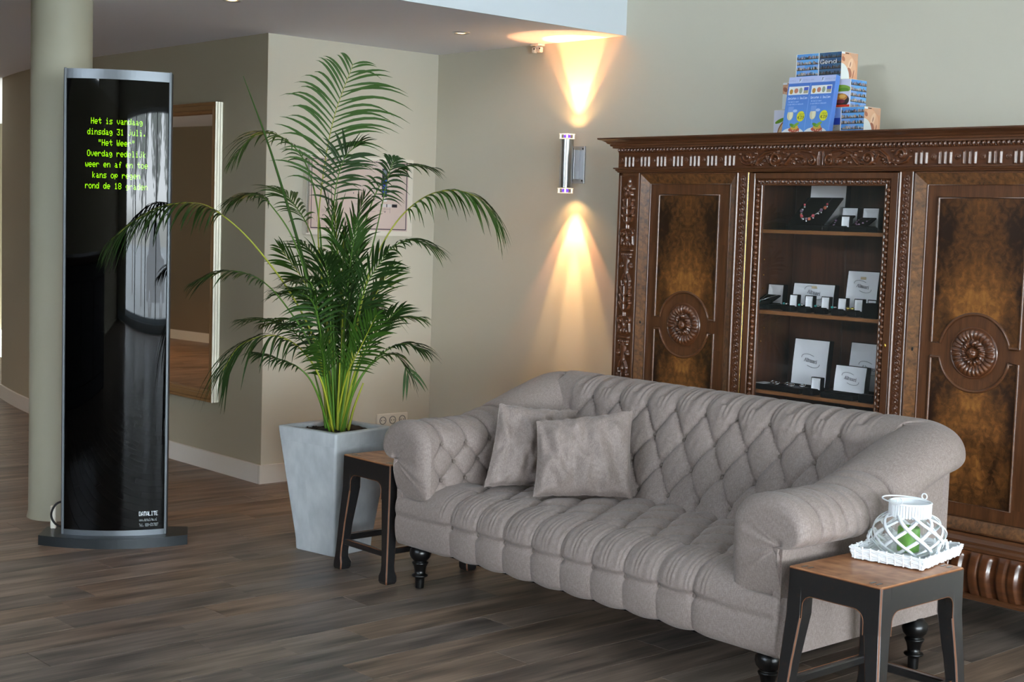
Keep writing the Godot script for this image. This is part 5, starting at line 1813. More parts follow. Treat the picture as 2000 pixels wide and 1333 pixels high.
# ------------------------------------------------------------------ message display
func display_pillar() -> void:
	var o := thing("message_display", "tall black curved-glass message display with green lettering beside the column", "display", Vector3(0.905, 0, 2.520), 0.0)
	o.rotation.y = atan2(0.842, 0.540)     # local +z looks out of the glass
	var hw := 0.224
	var sag := 0.046
	var R := (hw * hw + sag * sag) / (2.0 * sag)
	var top := 2.108
	var arcp := func(f: float, out: float) -> Vector2:     # f from -1 to 1
		var a := asin(hw / R) * f
		return Vector2(sin(a) * (R + out), cos(a) * (R + out) - R + sag)
	# foot: curved front, flat back
	var poly := PackedVector2Array()
	for k in 25:
		var f := -1.0 + k / 12.0
		poly.append(Vector2(f * 0.325, 0.118 - 0.092 * f * f))
	poly.append(Vector2(0.315, -0.155))
	poly.append(Vector2(-0.315, -0.155))
	var b := Mesher.new()
	b.x = Transform3D(Basis(Vector3.RIGHT, -PI / 2), Vector3.ZERO)
	for k in poly.size():
		poly[k] = poly[k] * Vector2(1, -1)
	b.prism(poly, 0.0, 0.044)
	obj("foot", b, M.graphite, o)
	# dark body behind the glass
	var body := PackedVector2Array()
	for k in 25:
		var q: Vector2 = arcp.call(-1.0 + k / 12.0, -0.004)
		body.append(Vector2(q.x, -q.y))
	for k in 25:
		var f := 1.0 - k / 12.0
		body.append(Vector2(f * hw, 0.055 * (1.0 - f * f * 0.6) ))
	var bd := Mesher.new()
	bd.x = b.x
	bd.prism(body, 0.044, top - 0.004)
	obj("body", bd, M.graphite, o)
	# glass front with its lettering
	var em := Image.create(512, 2048, false, Image.FORMAT_RGB8)
	em.fill(Color.BLACK)
	var lines := ["Het is vandaag", "dinsdag 31 juli.", "\"Het Weer\"", "Overdag redelijk", "weer en af en toe", "kans op regen", "rond de 18 graden"]
	for k in 7:
		write(em, lines[k], 256, 174 + k * 48, 3, 4, Color(0.60, 0.95, 0.02), true)
	var al := Image.create(512, 2048, false, Image.FORMAT_RGB8)
	al.fill(Color(0.004, 0.004, 0.005))
	write(al, "DATALITE", 382, 1960, 2, 3, Color(0.85, 0.87, 0.88))
	write(al, "DATALITE", 383, 1960, 2, 3, Color(0.85, 0.87, 0.88))
	write(al, "www.datalite.nl", 384, 1992, 1, 2, Color(0.75, 0.77, 0.78))
	write(al, "Tel. 020-6317887", 384, 2016, 1, 2, Color(0.75, 0.77, 0.78))
	var gm := mat("display_glass", Color.WHITE, 0.02)
	gm.albedo_texture = tex(al)
	gm.emission_enabled = true
	gm.emission_operator = BaseMaterial3D.EMISSION_OP_MULTIPLY
	gm.emission = Color.WHITE
	gm.emission_texture = tex(em)
	gm.emission_energy_multiplier = 1.0
	gm.metallic_specular = 0.34
	gm.texture_repeat = false
	var rows := []
	var uvs := []
	for y: float in [2.068, 0.066]:
		var r := PackedVector3Array()
		var u := PackedVector2Array()
		for k in 49:
			var q: Vector2 = arcp.call(-0.985 + k / 48.0 * 1.97, 0.0)
			r.append(Vector3(q.x, y, q.y))
			u.append(Vector2(k / 48.0, 0.0 if y > 1.0 else 1.0))
		r.reverse()
		u.reverse()
		rows.append(r)
		uvs.append(u)
	var g := Mesher.new()
	g.grid(rows, false, 1, 1, uvs)
	obj("screen_glass", g, gm, o)
	for k in 2:     # head and foot bands
		var y0 := 2.066 if k == 0 else 0.044
		var y1 := top if k == 0 else 0.068
		var p := PackedVector2Array()
		for q in 25:
			var c: Vector2 = arcp.call(-1.0 + q / 12.0, 0.003)
			p.append(Vector2(c.x, -c.y))
		for q in 25:
			var c: Vector2 = arcp.call(1.0 - q / 12.0, -0.02)
			p.append(Vector2(c.x, -c.y))
		var m := Mesher.new()
		m.x = b.x
		m.prism(p, y0, y1)
		obj("top_band" if k == 0 else "bottom_band", m, M.graphite_light, o)
	for s: float in [-1.0, 1.0]:
		var e := Mesher.new()
		e.span(Vector3(s * hw - 0.006, 0.044, -0.055), Vector3(s * hw + 0.006, top + 0.003, 0.006), 0.002)
		obj("edge_profile", e, M.graphite_light, o)
		var dk := Mesher.new()
		dk.span(Vector3(s * (hw + 0.006) - 0.002, 0.044, -0.05), Vector3(s * (hw + 0.006) + 0.002, top - 0.002, -0.004), 0.001)
		obj("edge_gasket", dk, M.rubber, o)
	# cable looping out behind
	var cb := Mesher.new()
	cb.tube(curve([Vector3(-0.21, 0.185, -0.06), Vector3(-0.262, 0.165, -0.075), Vector3(-0.285, 0.115, -0.08), Vector3(-0.265, 0.07, -0.085), Vector3(-0.21, 0.05, -0.08)], 24), 0.005, 8)
	obj("cable", cb, M.rubber, o)
	var pg := Mesher.new()
	pg.span(Vector3(-0.293, 0.044, -0.125), Vector3(-0.268, 0.15, -0.105), 0.004)
	obj("cable_clip", pg, M.white_plastic, o)


# ------------------------------------------------------------------ potted palm
func palm() -> void:
	var base := Vector3(1.54, 0, 1.765)
	var turn := 0.172
	var o := thing("potted_palm", "tall leafy areca palm in a tapering whitewashed square planter", "potted plant", base)
	var H := 0.563
	var T := 0.369 / 2
	var B := 0.244 / 2
	var rotb := Basis(Vector3.UP, turn)
	var m := Mesher.new()
	m.x = Transform3D(rotb, Vector3.ZERO)
	var ring := func(h: float, r: float, c: float) -> PackedVector3Array:   # a square with rounded corners
		var p := PackedVector3Array()
		for q in 4:
			for k in 5:
				var a := -(q * PI / 2 + k / 4.0 * PI / 2)
				var cc := Vector2([1, 1, -1, -1][q] * (r - c), [-1, -1, -1, 1][q] * (r - c))
				if q == 0:
					cc = Vector2(r - c, -(r - c))
				elif q == 1:
					cc = Vector2(-(r - c), -(r - c))
				elif q == 2:
					cc = Vector2(-(r - c), r - c)
				else:
					cc = Vector2(r - c, r - c)
				p.append(Vector3(cc.x + cos(a) * c, h, cc.y + sin(a) * c))
		return p
	var prof := [[0.0, B - 0.006], [0.004, B], [0.05, B + 0.002]]
	for k in 8:
		var f := (k + 1) / 8.0
		prof.append([lerpf(0.05, H - 0.008, f), lerpf(B + 0.002, T, f)])
	prof.append([H - 0.002, T - 0.002])
	prof.append([H, T - 0.008])
	prof.append([H, T - 0.030])
	prof.append([H - 0.006, T - 0.036])
	prof.append([H - 0.06, T - 0.045])
	var rows := []
	for q: Array in prof:
		rows.append(ring.call(q[0], q[1], 0.012))
	m.grid(rows, true)
	obj("planter", m, M.planter_concrete, o)
	var s := Mesher.new()
	var sr := []
	for j in 15:
		var r := PackedVector3Array()
		for i in 15:
			var u := (i / 7.0 - 1.0) * (T - 0.042)
			var w := (j / 7.0 - 1.0) * (T - 0.042)
			r.append(rotb * Vector3(u, H - 0.03 + rng.randf() * 0.012 + 0.012 * (1.0 - absf(i / 7.0 - 1.0)), w))
		sr.append(r)
	sr.reverse()
	s.grid(sr)
	for k in 120:
		var q := rotb * Vector3(rng.randf_range(-0.13, 0.13), H - 0.022 + rng.randf() * 0.008, rng.randf_range(-0.13, 0.13))
		s.ball(q, Vector3.ONE * rng.randf_range(0.003, 0.007), 5, 4)
	obj("soil", s, M.soil, o)
	var cam := Vector3(6.86, 1.5, 5.5)
	var singles := 0
	for fr: Array in FRONDS:
		var pts := []
		for p: Vector3 in fr[0]:
			pts.append(p - base)
		# keep the foot of every stem inside the planter
		pts[0] = Vector3(pts[0].x * 0.55, H - 0.035, pts[0].z * 0.55)
		var path := curve(pts, 48)
		var n: int = fr[3]
		var stem := Mesher.new()
		var rad := []
		for i in path.size():
			rad.append(lerpf(0.0062, 0.0012, pow(i / 48.0, 0.7)))
		if n == 0:
			for i in path.size():
				rad[i] = 0.0065 * (1.0 - pow(i / 48.0, 3.0)) + 0.0012
		stem.tube(path, rad, 7)
		var k: int = fr[6]
		var f := obj("frond", stem, M.leaf_1 if n == 0 else (M.cane_stem if fr[7] or k == 1 else M.green_stem), o)
		if n == 0:
			f.name = "unopened_frond"
			continue
		var all := Mesher.new()
		var own_type: int = fr[7]
		var roll := Vector3(rng.randfn(), 0.25, rng.randfn()).normalized()
		for i in n:
			for sd: float in [-1.0, 1.0]:
				var u := i / float(n - 1)
				var t: float = lerpf(fr[1], 0.995, u) + (0.006 if sd > 0 else 0.0)
				var x := minf(t, 0.998) * 48.0
				var i0 := mini(int(x), 47)
				var p: Vector3 = (path[i0] as Vector3).lerp(path[i0 + 1], x - i0)
				var tg: Vector3 = (path[mini(i0 + 2, 48)] - path[maxi(i0 - 1, 0)]).normalized()
				var hint := (cam - base - p).normalized() if fr[5] == 1 else Vector3.UP
				if fr[5] == 2:
					hint = roll
				if fr[5] == 0 and absf(tg.y) > 0.85:
					hint = (cam - base - p).normalized()
				var side := tg.cross(hint).normalized() * sd
				var nr := side.cross(tg).normalized() * sd
				var alpha := (lerpf(0.98, 0.78, u) if fr[5] == 1 and own_type == 1 else lerpf(0.85, 0.32, u) if fr[5] == 2 else lerpf(1.10, 0.35, pow(u, 1.3))) + rng.randf_range(-0.10, 0.10)
				var ln: float = fr[2] * (0.50 + 0.62 * sin(PI * (0.16 + 0.70 * u))) * rng.randf_range(0.86, 1.1)
				ln *= 1.0 - 0.45 * smoothstep(0.70, 1.0, u)
				var dir := (tg * cos(alpha) + side * sin(alpha) + nr * rng.randf_range(-0.02, 0.16)).normalized()
				var wv := dir.cross(nr).normalized()
				var g := all
				var own: bool = fr[7] == 1 and singles < 290
				if own:
					g = Mesher.new()
					singles += 1
				blade(g, p, dir, wv, nr, ln, fr[4] * rng.randf_range(0.75, 1.25), 0.0050 + 0.0016 * sin(PI * u))
				if own:
					obj("leaflet", g, M["leaf_%d" % k], f)
		if all.v.size():
			var lo := obj("leaflets", all, M["leaf_%d" % k], f)
			lo.set_meta("kind", "stuff")
	# extra bare canes at the foot
	for k in 22:
		var a := rng.randf() * TAU
		var r := rng.randf_range(0.01, 0.055)
		var p0 := Vector3(cos(a) * r, H - 0.035, sin(a) * r)
		var lean := Vector3(cos(a), 0, sin(a)) * rng.randf_range(0.02, 0.07)
		var c := Mesher.new()
		var hh := rng.randf_range(0.22, 0.40)
		c.tube(curve([p0, p0 + Vector3(0, hh * 0.5, 0) + lean * 0.4, p0 + Vector3(0, hh, 0) + lean], 10), [0.0075, 0.007, 0.0066, 0.0062, 0.0058, 0.0054, 0.005, 0.0046, 0.0042, 0.0038, 0.0034], 7)
		obj("cane", c, M.cane_stem if k % 3 else M.green_stem, o)


func blade(g: Mesher, p: Vector3, dir: Vector3, wv: Vector3, nr: Vector3, ln: float, droop: float, w: float) -> void:
	var a := PackedVector3Array()
	var b := PackedVector3Array()
	var c := PackedVector3Array()
	for i in 8:
		var f := i / 7.0
		var q := p + dir * ln * f * (1.0 - 0.18 * droop * f) + Vector3.DOWN * droop * ln * pow(f, 2.2) * 0.75
		var ww := w * (0.45 + 2.2 * f) * (1.0 - f) * 1.25 if f > 0.25 else w * (0.35 + 1.9 * f)
		if i == 7:
			ww = 0.0004
		a.append(q + wv * ww + nr * ww * 0.35)
		b.append(q)
		c.append(q - wv * ww + nr * ww * 0.35)
	g.grid([a, b, c])


# ------------------------------------------------------------------ stools
func stools() -> void:
	var W := 0.332
	var D := 0.442
	var H := 0.492
	var o := thing("side_stool", "dark lacquered wooden stool between the planter and the sofa's far arm", "stool", Vector3(2.015, 0, 1.722), 0.0, "black lacquered stools beside the sofa")
	var t := Mesher.new()
	t.box(Vector3(0, H - 0.006, 0), Vector3(W - 0.005, 0.012, D - 0.005), 0.0025)
	obj("seat_board", t, M.elm_top, o)
	for k in 8:      # through-tenons showing on the seat
		var x := (-1.0 if k % 2 == 0 else 1.0) * (W / 2 - 0.045) + (0.012 if k >= 4 else -0.010)
		var z := (-1.0 if (k / 2) % 2 == 0 else 1.0) * (D / 2 - 0.035)
		var te := Mesher.new()
		te.box(Vector3(x, H, z), Vector3(0.009, 0.0016, 0.026), 0.0005)
		obj("tenon", te, M.scuffed_black, o)
	# aprons with rounded corners running into the legs
	for k in 4:
		var half := W / 2 if k % 2 == 0 else D / 2
		var off := D / 2 if k % 2 == 0 else W / 2
		var p := PackedVector2Array([Vector2(-half + 0.050, H - 0.004), Vector2(-half + 0.050, H - 0.150), Vector2(-half + 0.057, H - 0.150)])
		var ap := [Vector3(-half + 0.057, H - 0.150, off)]
		for q in 7:
			var a := PI - q / 6.0 * PI / 2
			p.append(Vector2(-half + 0.058 + 0.034 + cos(a) * 0.034, H - 0.112 + sin(a) * 0.034))
			ap.append(Vector3(p[p.size() - 1].x, p[p.size() - 1].y, off))
		for q in 7:
			var a := PI / 2 - q / 6.0 * PI / 2
			p.append(Vector2(half - 0.058 - 0.034 + cos(a) * 0.034, H - 0.112 + sin(a) * 0.034))
			ap.append(Vector3(p[p.size() - 1].x, p[p.size() - 1].y, off))
		p.append_array([Vector2(half - 0.057, H - 0.150), Vector2(half - 0.050, H - 0.150), Vector2(half - 0.050, H - 0.004)])
		ap.append(Vector3(half - 0.057, H - 0.150, off))
		var m := Mesher.new()
		m.x = Transform3D(Basis(Vector3.UP, k * PI / 2), Vector3.ZERO)
		m.prism(p, off - 0.024, off)
		var apr := obj("apron", m, M.scuffed_black, o)
		var we := Mesher.new()
		we.x = m.x
		we.tube(ap, 0.0013, 5)
		obj("worn_edge", we, M.worn_edge, apr)
	# splayed legs with hoof feet; worn edges show the bare wood
	for sx: float in [-1.0, 1.0]:
		for sz: float in [-1.0, 1.0]:
			var rows := []
			var er := []
			for q: Array in [[H - 0.003, 0.058, 0.0005], [H - 0.14, 0.058, 0.002], [0.20, 0.048, 0.012], [0.075, 0.043, 0.019], [0.052, 0.046, 0.021], [0.030, 0.058, 0.024], [0.010, 0.058, 0.025], [0.0, 0.050, 0.022]]:
				var h: float = q[0]
				var s: float = q[1]
				var ox: float = W / 2 - 0.001 + q[2]
				var oz: float = D / 2 - 0.001 + q[2]
				var c := 0.006
				var xs := [ox - s, ox]
				var zs := [oz - s, oz]
				var r := PackedVector3Array()
				for v: Vector2 in [Vector2(xs[1] - c, zs[1]), Vector2(xs[1], zs[1] - c), Vector2(xs[1], zs[0] + c), Vector2(xs[1] - c, zs[0]), Vector2(xs[0] + c, zs[0]), Vector2(xs[0], zs[0] + c), Vector2(xs[0], zs[1] - c), Vector2(xs[0] + c, zs[1])]:
					r.append(Vector3(v.x * sx, h, v.y * sz))
				if sx * sz < 0:
					r.reverse()
				rows.append(r)
				er.append([Vector3((xs[1] - c) * sx, h, zs[1] * sz), Vector3(xs[1] * sx, h, (zs[1] - c) * sz), Vector3(xs[1] * sx, h, (zs[0] + c) * sz), Vector3((xs[1] - c) * sx, h, zs[0] * sz), Vector3((xs[0] + c) * sx, h, zs[1] * sz), Vector3(xs[0] * sx, h, (zs[1] - c) * sz)])
			var m := Mesher.new()
			for i in rows.size() - 1:      # flat faces
				for j in 8:
					var j2 := (j + 1) % 8
					m.poly_out([rows[i][j], rows[i][j2], rows[i + 1][j2], rows[i + 1][j]], (rows[i][0] + rows[i][4]) * 0.5)
			m.poly_out([rows[7][0], rows[7][2], rows[7][4], rows[7][6]], Vector3(rows[7][0].x, 1, rows[7][0].z))
			var l := obj("leg", m, M.scuffed_black, o)
			var w := Mesher.new()
			for i in er.size() - 1:
				for e in 3:
					var a: Vector3 = er[i][e * 2]
					var b: Vector3 = er[i][e * 2 + 1]
					var c2: Vector3 = er[i + 1][e * 2 + 1]
					var d: Vector3 = er[i + 1][e * 2]
					var cn: Vector3 = (rows[i][0] + rows[i][4]) * 0.5
					var ou := ((a + b) * 0.5 - cn) * Vector3(1, 0, 1)
					ou = ou.normalized() * 0.0006
					var na := a.lerp(b, 0.2)
					var nb := a.lerp(b, 0.8)
					w.poly_out([na + ou, nb + ou, d.lerp(c2, 0.8) + ou, d.lerp(c2, 0.2) + ou], cn)
			obj("worn_edge", w, M.worn_edge, l)
	# stretchers near the floor
	for k in 4:
		var s := Mesher.new()
		var y := 0.118 if k % 2 == 0 else 0.132
		if k % 2 == 0:
			s.box(Vector3(0, y, (D / 2 - 0.008) * (1 if k == 0 else -1)), Vector3(W - 0.02, 0.026, 0.024), 0.004)
		else:
			s.box(Vector3((W / 2 - 0.008) * (1 if k == 1 else -1), y, 0), Vector3(0.024, 0.026, D - 0.02), 0.004)
		var st := obj("stretcher", s, M.scuffed_black, o)
		var e := Mesher.new()
		if k % 2 == 0:
			e.box(Vector3(0, y + 0.0125, (D / 2 + 0.002) * (1 if k == 0 else -1)), Vector3(W - 0.09, 0.003, 0.0035), 0.001)
		else:
			e.box(Vector3((W / 2 + 0.002) * (1 if k == 1 else -1), y + 0.0125, 0), Vector3(0.0035, 0.003, D - 0.09), 0.001)
		obj("worn_edge", e, M.worn_edge, st)
	# rubbed top edges of the frame
	for k in 4:
		var e := Mesher.new()
		if k % 2 == 0:
			e.box(Vector3(0, H - 0.0045, (D / 2 - 0.0012) * (1 if k == 0 else -1)), Vector3(W - 0.012, 0.0035, 0.003), 0.001)
		else:
			e.box(Vector3((W / 2 - 0.0012) * (1 if k == 1 else -1), H - 0.0045, 0), Vector3(0.003, 0.0035, D - 0.012), 0.001)
		obj("rubbed_edge", e, M.worn_edge, o)
	dup(o, "dark lacquered wooden stool in the right foreground carrying the white tray and lantern", Vector3(4.394, 0, 1.762), 0.0)


# ------------------------------------------------------------------ sofa
const SX := 3.2
const AP := 0.126      # spacing of the buttons along the arms
const BP := 0.156      # and along the back
const FP := 0.1555     # and along the seat
const RC := 0.07       # corner of the path the roll follows
const ARM := 0.92
const BZ := 1.06
const FZ := 1.925


func sofa_path(s: float) -> Array:      # place, outward direction, lean of the inner face; s from the left arm's front to the right arm's
	var a := FZ - (BZ + RC)
	var q := RC * PI / 2
	var b := 2.0 * (ARM - RC)
	if s <= a:
		return [Vector3(-ARM, 0, FZ - s), Vector3(-1, 0, 0)]
	if s < a + q:
		var t := (s - a) / RC
		return [Vector3(-ARM + RC - cos(t) * RC, 0, BZ + RC - sin(t) * RC), Vector3(-cos(t), 0, -sin(t))]
	if s <= a + q + b:
		return [Vector3(-ARM + RC + s - a - q, 0, BZ), Vector3(0, 0, -1)]
	if s < a + q * 2 + b:
		var t := (s - a - q - b) / RC
		return [Vector3(ARM - RC + sin(t) * RC, 0, BZ + RC - cos(t) * RC), Vector3(sin(t), 0, -cos(t))]
	return [Vector3(ARM, 0, BZ + RC + s - a - q * 2 - b), Vector3(1, 0, 0)]


func sofa_height(z: float) -> float:
	var t := clampf((1.64 - z) / 0.58, 0.0, 1.0)
	return 0.69 + 0.168 * (0.5 * t + 0.5 * smoothstep(0.0, 1.0, t))


func sofa_profile(f: float, H: float, lean: float) -> Vector2:      # outward, up
	var yt := H - 0.11
	if f < 0.4:
		var k := f / 0.4
		return Vector2(-0.145 - lean * (1.0 - k), lerpf(0.36, yt, k))
	if f < 0.8:
		var a := PI - (f - 0.4) / 0.4 * PI
		var c := cos(a)
		var sn := sin(a)
		return Vector2(0.145 * signf(c) * pow(absf(c), 0.92), yt + 0.11 * pow(sn, 0.92))
	if f < 0.94:
		var a := (f - 0.8) / 0.14 * PI / 2
		return Vector2(0.060 + 0.085 * cos(a), yt - 0.052 * sin(a))
	return Vector2(lerpf(0.060, 0.02, (f - 0.94) / 0.06), yt - 0.052)


func sofa_lean(n: Vector3) -> float:
	return lerpf(0.0, 0.15, absf(n.z) * absf(n.z))


func pillow(p: float, q: float) -> float:
	return sqrt(absf(sin(PI * (p + q * 0.5))) * absf(sin(PI * (p - q * 0.5))))


func fold(p: float, q: float) -> float:      # the thin crease along the diamonds
	var m := minf(absf(sin(PI * (p + q * 0.5))), absf(sin(PI * (p - q * 0.5))))
	return exp(-m * m / 0.010)


func dip(p: float, q: float, sp: float, sq: float) -> float:     # depth of the nearest button
	var a := roundf(p + q * 0.5)
	var b := roundf(p - q * 0.5)
	var dp := (p - (a + b) * 0.5) * sp
	var dq := (q - (a - b)) * sq
	return exp(-(dp * dp + dq * dq) / 0.00020)


func sofa_point(s: float, f: float) -> Vector3:
	var w := sofa_path(s)
	var p: Vector3 = w[0]
	var n: Vector3 = w[1]
	var o := sofa_profile(f, sofa_height(p.z), sofa_lean(n))
	if absf(n.x) > 0.001 and absf(n.z) > 0.001:      # round the corner the inner side would fold through itself
		o.x = maxf(o.x, -RC)
	return p + n * o.x + Vector3(SX, o.y, 0)


func sofa_button(parent: Node, p: Vector3, n: Vector3) -> void:
	var m := Mesher.new()
	m.x = Transform3D(Basis(Quaternion(Vector3.UP, n.normalized())), p)
	m.ball(Vector3.ZERO, Vector3(0.0085, 0.004, 0.0085), 12, 6)
	obj("button", m, M.linen_button, parent)


func sofa() -> void:
	var o := thing("sofa", "grey-brown linen sofa with buttoned back, rolled arms and turned black legs", "sofa")
	var L := 2.0 * (FZ - BZ - RC) + RC * PI + 2.0 * (ARM - RC)
	var a0 := FZ - BZ - RC
	var q0 := RC * PI / 2
	var ns := 1100
	var nf := 96
	var pos := []
	for i in ns + 1:
		var row := PackedVector3Array()
		for j in nf + 1:
			row.append(sofa_point(L * i / ns, j / float(nf)))
		pos.append(row)
	var rows := []
	for i in ns + 1:
		var s := L * i / ns
		var w := sofa_path(s)
		var c: Vector3 = w[0]
		var H := sofa_height(c.z)
		var arm := s < a0 + q0 * 0.5 or s > L - a0 - q0 * 0.5
		var row := PackedVector3Array()
		var prev: PackedVector3Array = pos[maxi(i - 1, 0)]
		var next: PackedVector3Array = pos[mini(i + 1, ns)]
		var here: PackedVector3Array = pos[i]
		var seam := 0.0
		var ds := minf(absf(s - a0 - q0 * 0.5), absf(L - s - a0 - q0 * 0.5))
		seam = exp(-pow(ds / 0.012, 2.0))
		for j in nf + 1:
			var f := j / float(nf)
			var p := here[j]
			var n := (here[mini(j + 1, nf)] - here[maxi(j - 1, 0)]).cross(next[j] - prev[j])
			n = n.normalized()
			if n.dot(Vector3(w[1].x * (p.x - SX - c.x) + 0.0, p.y - (H - 0.12), 0) + w[1] * (w[1].dot(p - c - Vector3(SX, 0, 0)))) < 0:
				n = -n
			var h := 0.0
			if f < 0.94:
				if arm:
					var u := (c.z - 1.733) / AP
					var q := (H - 0.083 - p.y) / 0.073 if f < 0.5 else -1.0
					var wgt := smoothstep(1.40, 1.50, c.z) * smoothstep(FZ, FZ - 0.06, c.z)
					u = minf(u, 1.5)
					if q <= 0.0:
						h = (0.013 * (pow(absf(sin(PI * u)), 0.55) - 0.9) - 0.011 * exp(-pow(sin(PI * u) / 0.085, 2.0))) * (1.0 if f < 0.75 else smoothstep(0.93, 0.75, f)) - 0.006 * dip(u, q, AP, 0.073)
					else:
						h = 0.022 * (pow(pillow(u, q), 0.6) - 0.85) - 0.012 * dip(u, q, AP, 0.073) - 0.004 * fold(u, q)
					h *= wgt
				else:
					var u := (p.x - SX) / BP
					var q := (H - 0.075 - p.y) / 0.107 if f < 0.5 else -1.0
					var wgt := smoothstep(0.775, 0.72, absf(c.x))
					if q <= 0.0:
						var fade := smoothstep(0.66, 0.44, f)
						h = 0.017 * (pow(absf(sin(PI * u)), 0.5) - 0.85) * fade - 0.012 * dip(u, q, BP, 0.107)
						h += 0.0022 * sin(u * 31.0 + sin(u * 9.0) * 2.0) * fade * smoothstep(0.40, 0.50, f)
					else:
						var qq := minf(q, 3.0) if q > 3.0 else q
						var lo := 1.0 if q <= 3.0 else clampf(1.0 - (q - 3.0) * 1.2, 0.0, 1.0)
						h = 0.028 * (pow(pillow(u, qq), 0.52) - 0.8) * lo - 0.014 * dip(u, q, BP, 0.107) - 0.0045 * fold(u, qq) * lo
						h += 0.0016 * sin(u * 26.0 + q * 5.0) * exp(-fposmod(q, 1.0) * 3.0) * lo
					h *= wgt
			h -= 0.012 * seam * smoothstep(0.72, 0.45, f)
			row.append(p + n * h)
		rows.append(row)
	# backrest and the two arms are cut from the same sweep at the corner seams
	var cut := [0, int(ns * (a0 + q0 * 0.5) / L), int(ns * (L - a0 - q0 * 0.5) / L), ns]
	var parts := []
	for k in 3:
		var g := Mesher.new()
		g.grid(rows.slice(cut[k], cut[k + 1] + 1))
		parts.append(obj("backrest" if k == 1 else "armrest", g, M.linen, o))
	# buttons
	for r in 4:
		for i in range(-5, 6):
			var X := BP * (i + (0.5 if r % 2 else 0.0))
			if absf(X) > 0.71:
				continue
			var s := a0 + q0 + X + ARM - RC
			var y := 0.858 - 0.075 - 0.107 * r
			var yt := 0.858 - 0.11
			var f := 0.4 * (y - 0.36) / (yt - 0.36) if y < yt else 0.4 + 0.4 * asin(minf((y - yt) / 0.11, 1.0)) / PI
			var p := sofa_point(s, f)
			var n := (sofa_point(s + 0.01, f) - p).cross(sofa_point(s, f + 0.02) - p).normalized()
			if n.z < 0:
				n = -n
			sofa_button(parts[1], p - n * 0.021, n)
	for sd: float in [-1.0, 1.0]:
		for r in 3:
			for i in 3:
				var z: float = 1.733 + AP * (i - 1) + (AP * 0.5 if r == 1 else 0.0)
				if z > 1.90:
					continue
				var s: float = FZ - z
				if sd > 0:
					s = L - s
				var H := sofa_height(z)
				var y := H - 0.083 - 0.073 * r
				var yt := H - 0.11
				var f := 0.4 * (y - 0.36) / (yt - 0.36) if y < yt else 0.4 + 0.4 * asin(minf((y - yt) / 0.11, 1.0)) / PI
				var p := sofa_point(s, f)
				var n := Vector3(-sd, 0.25, 0).normalized()
				sofa_button(parts[0 if sd < 0 else 2], p - n * 0.014, n)
	# arm fronts: the roll's outline closed with a softly domed, gathered face
	for sd: float in [-1.0, 1.0]:
		var out := PackedVector2Array()
		for j in range(0, 97, 2):
			var q := sofa_profile(j / 96.0, 0.69, 0.0)
			out.append(q)
		out.append(Vector2(0.042, 0.50))
		out.append(Vector2(0.046, 0.44))
		out.append(Vector2(0.050, 0.385))
		out.append(Vector2(0.02, 0.372))
		out.append(Vector2(-0.06, 0.366))
		out.append(Vector2(-0.11, 0.362))
		var cc := Vector2(0.052, 0.535)
		var rr := []
		for k in 22:
			var t := k / 21.0
			var sc := 1.0 - t
			var row := PackedVector3Array()
			for q: Vector2 in out:
				var d := q - cc
				var ang := atan2(d.y, d.x)
				var bulge := 0.038 * sqrt(1.0 - pow(1.0 - minf(t * 3.2, 1.0), 2.0))
				bulge += 0.0035 * sin(ang * 17.0 + 2.0 * sin(ang * 5.0)) * t * (1.0 - t) * 3.0 * clampf(0.6 - sin(ang + 0.6), 0.15, 1.0)
				bulge -= 0.012 * exp(-pow((t - 1.0) / 0.12, 2.0))
				var e := cc + d * sc
				bulge *= lerpf(0.35, 1.0, smoothstep(0.37, 0.50, e.y))
				row.append(Vector3(SX + sd * (ARM + e.x), e.y, FZ + bulge))
			if sd < 0:
				row.reverse()
			rr.append(row)
		rr.reverse()
		var g := Mesher.new()
		g.grid(rr, true)
		obj("arm_front", g, M.linen, parts[0 if sd < 0 else 2])

	# seat: buttoned top that turns down into the pleated apron
	var zy := []
	for p: Vector2 in [Vector2(1.28, 0.425), Vector2(1.40, 0.432), Vector2(1.60, 0.436), Vector2(1.78, 0.434), Vector2(1.86, 0.424), Vector2(1.915, 0.400), Vector2(1.945, 0.362), Vector2(1.953, 0.325), Vector2(1.948, 0.300), Vector2(1.953, 0.275), Vector2(1.952, 0.235), Vector2(1.945, 0.200), Vector2(1.930, 0.183), Vector2(1.90, 0.178)]:
		zy.append(Vector3(0, p.y, p.x))
	var pr := curve(zy, 130)
	var nx := 560
	var sr := []
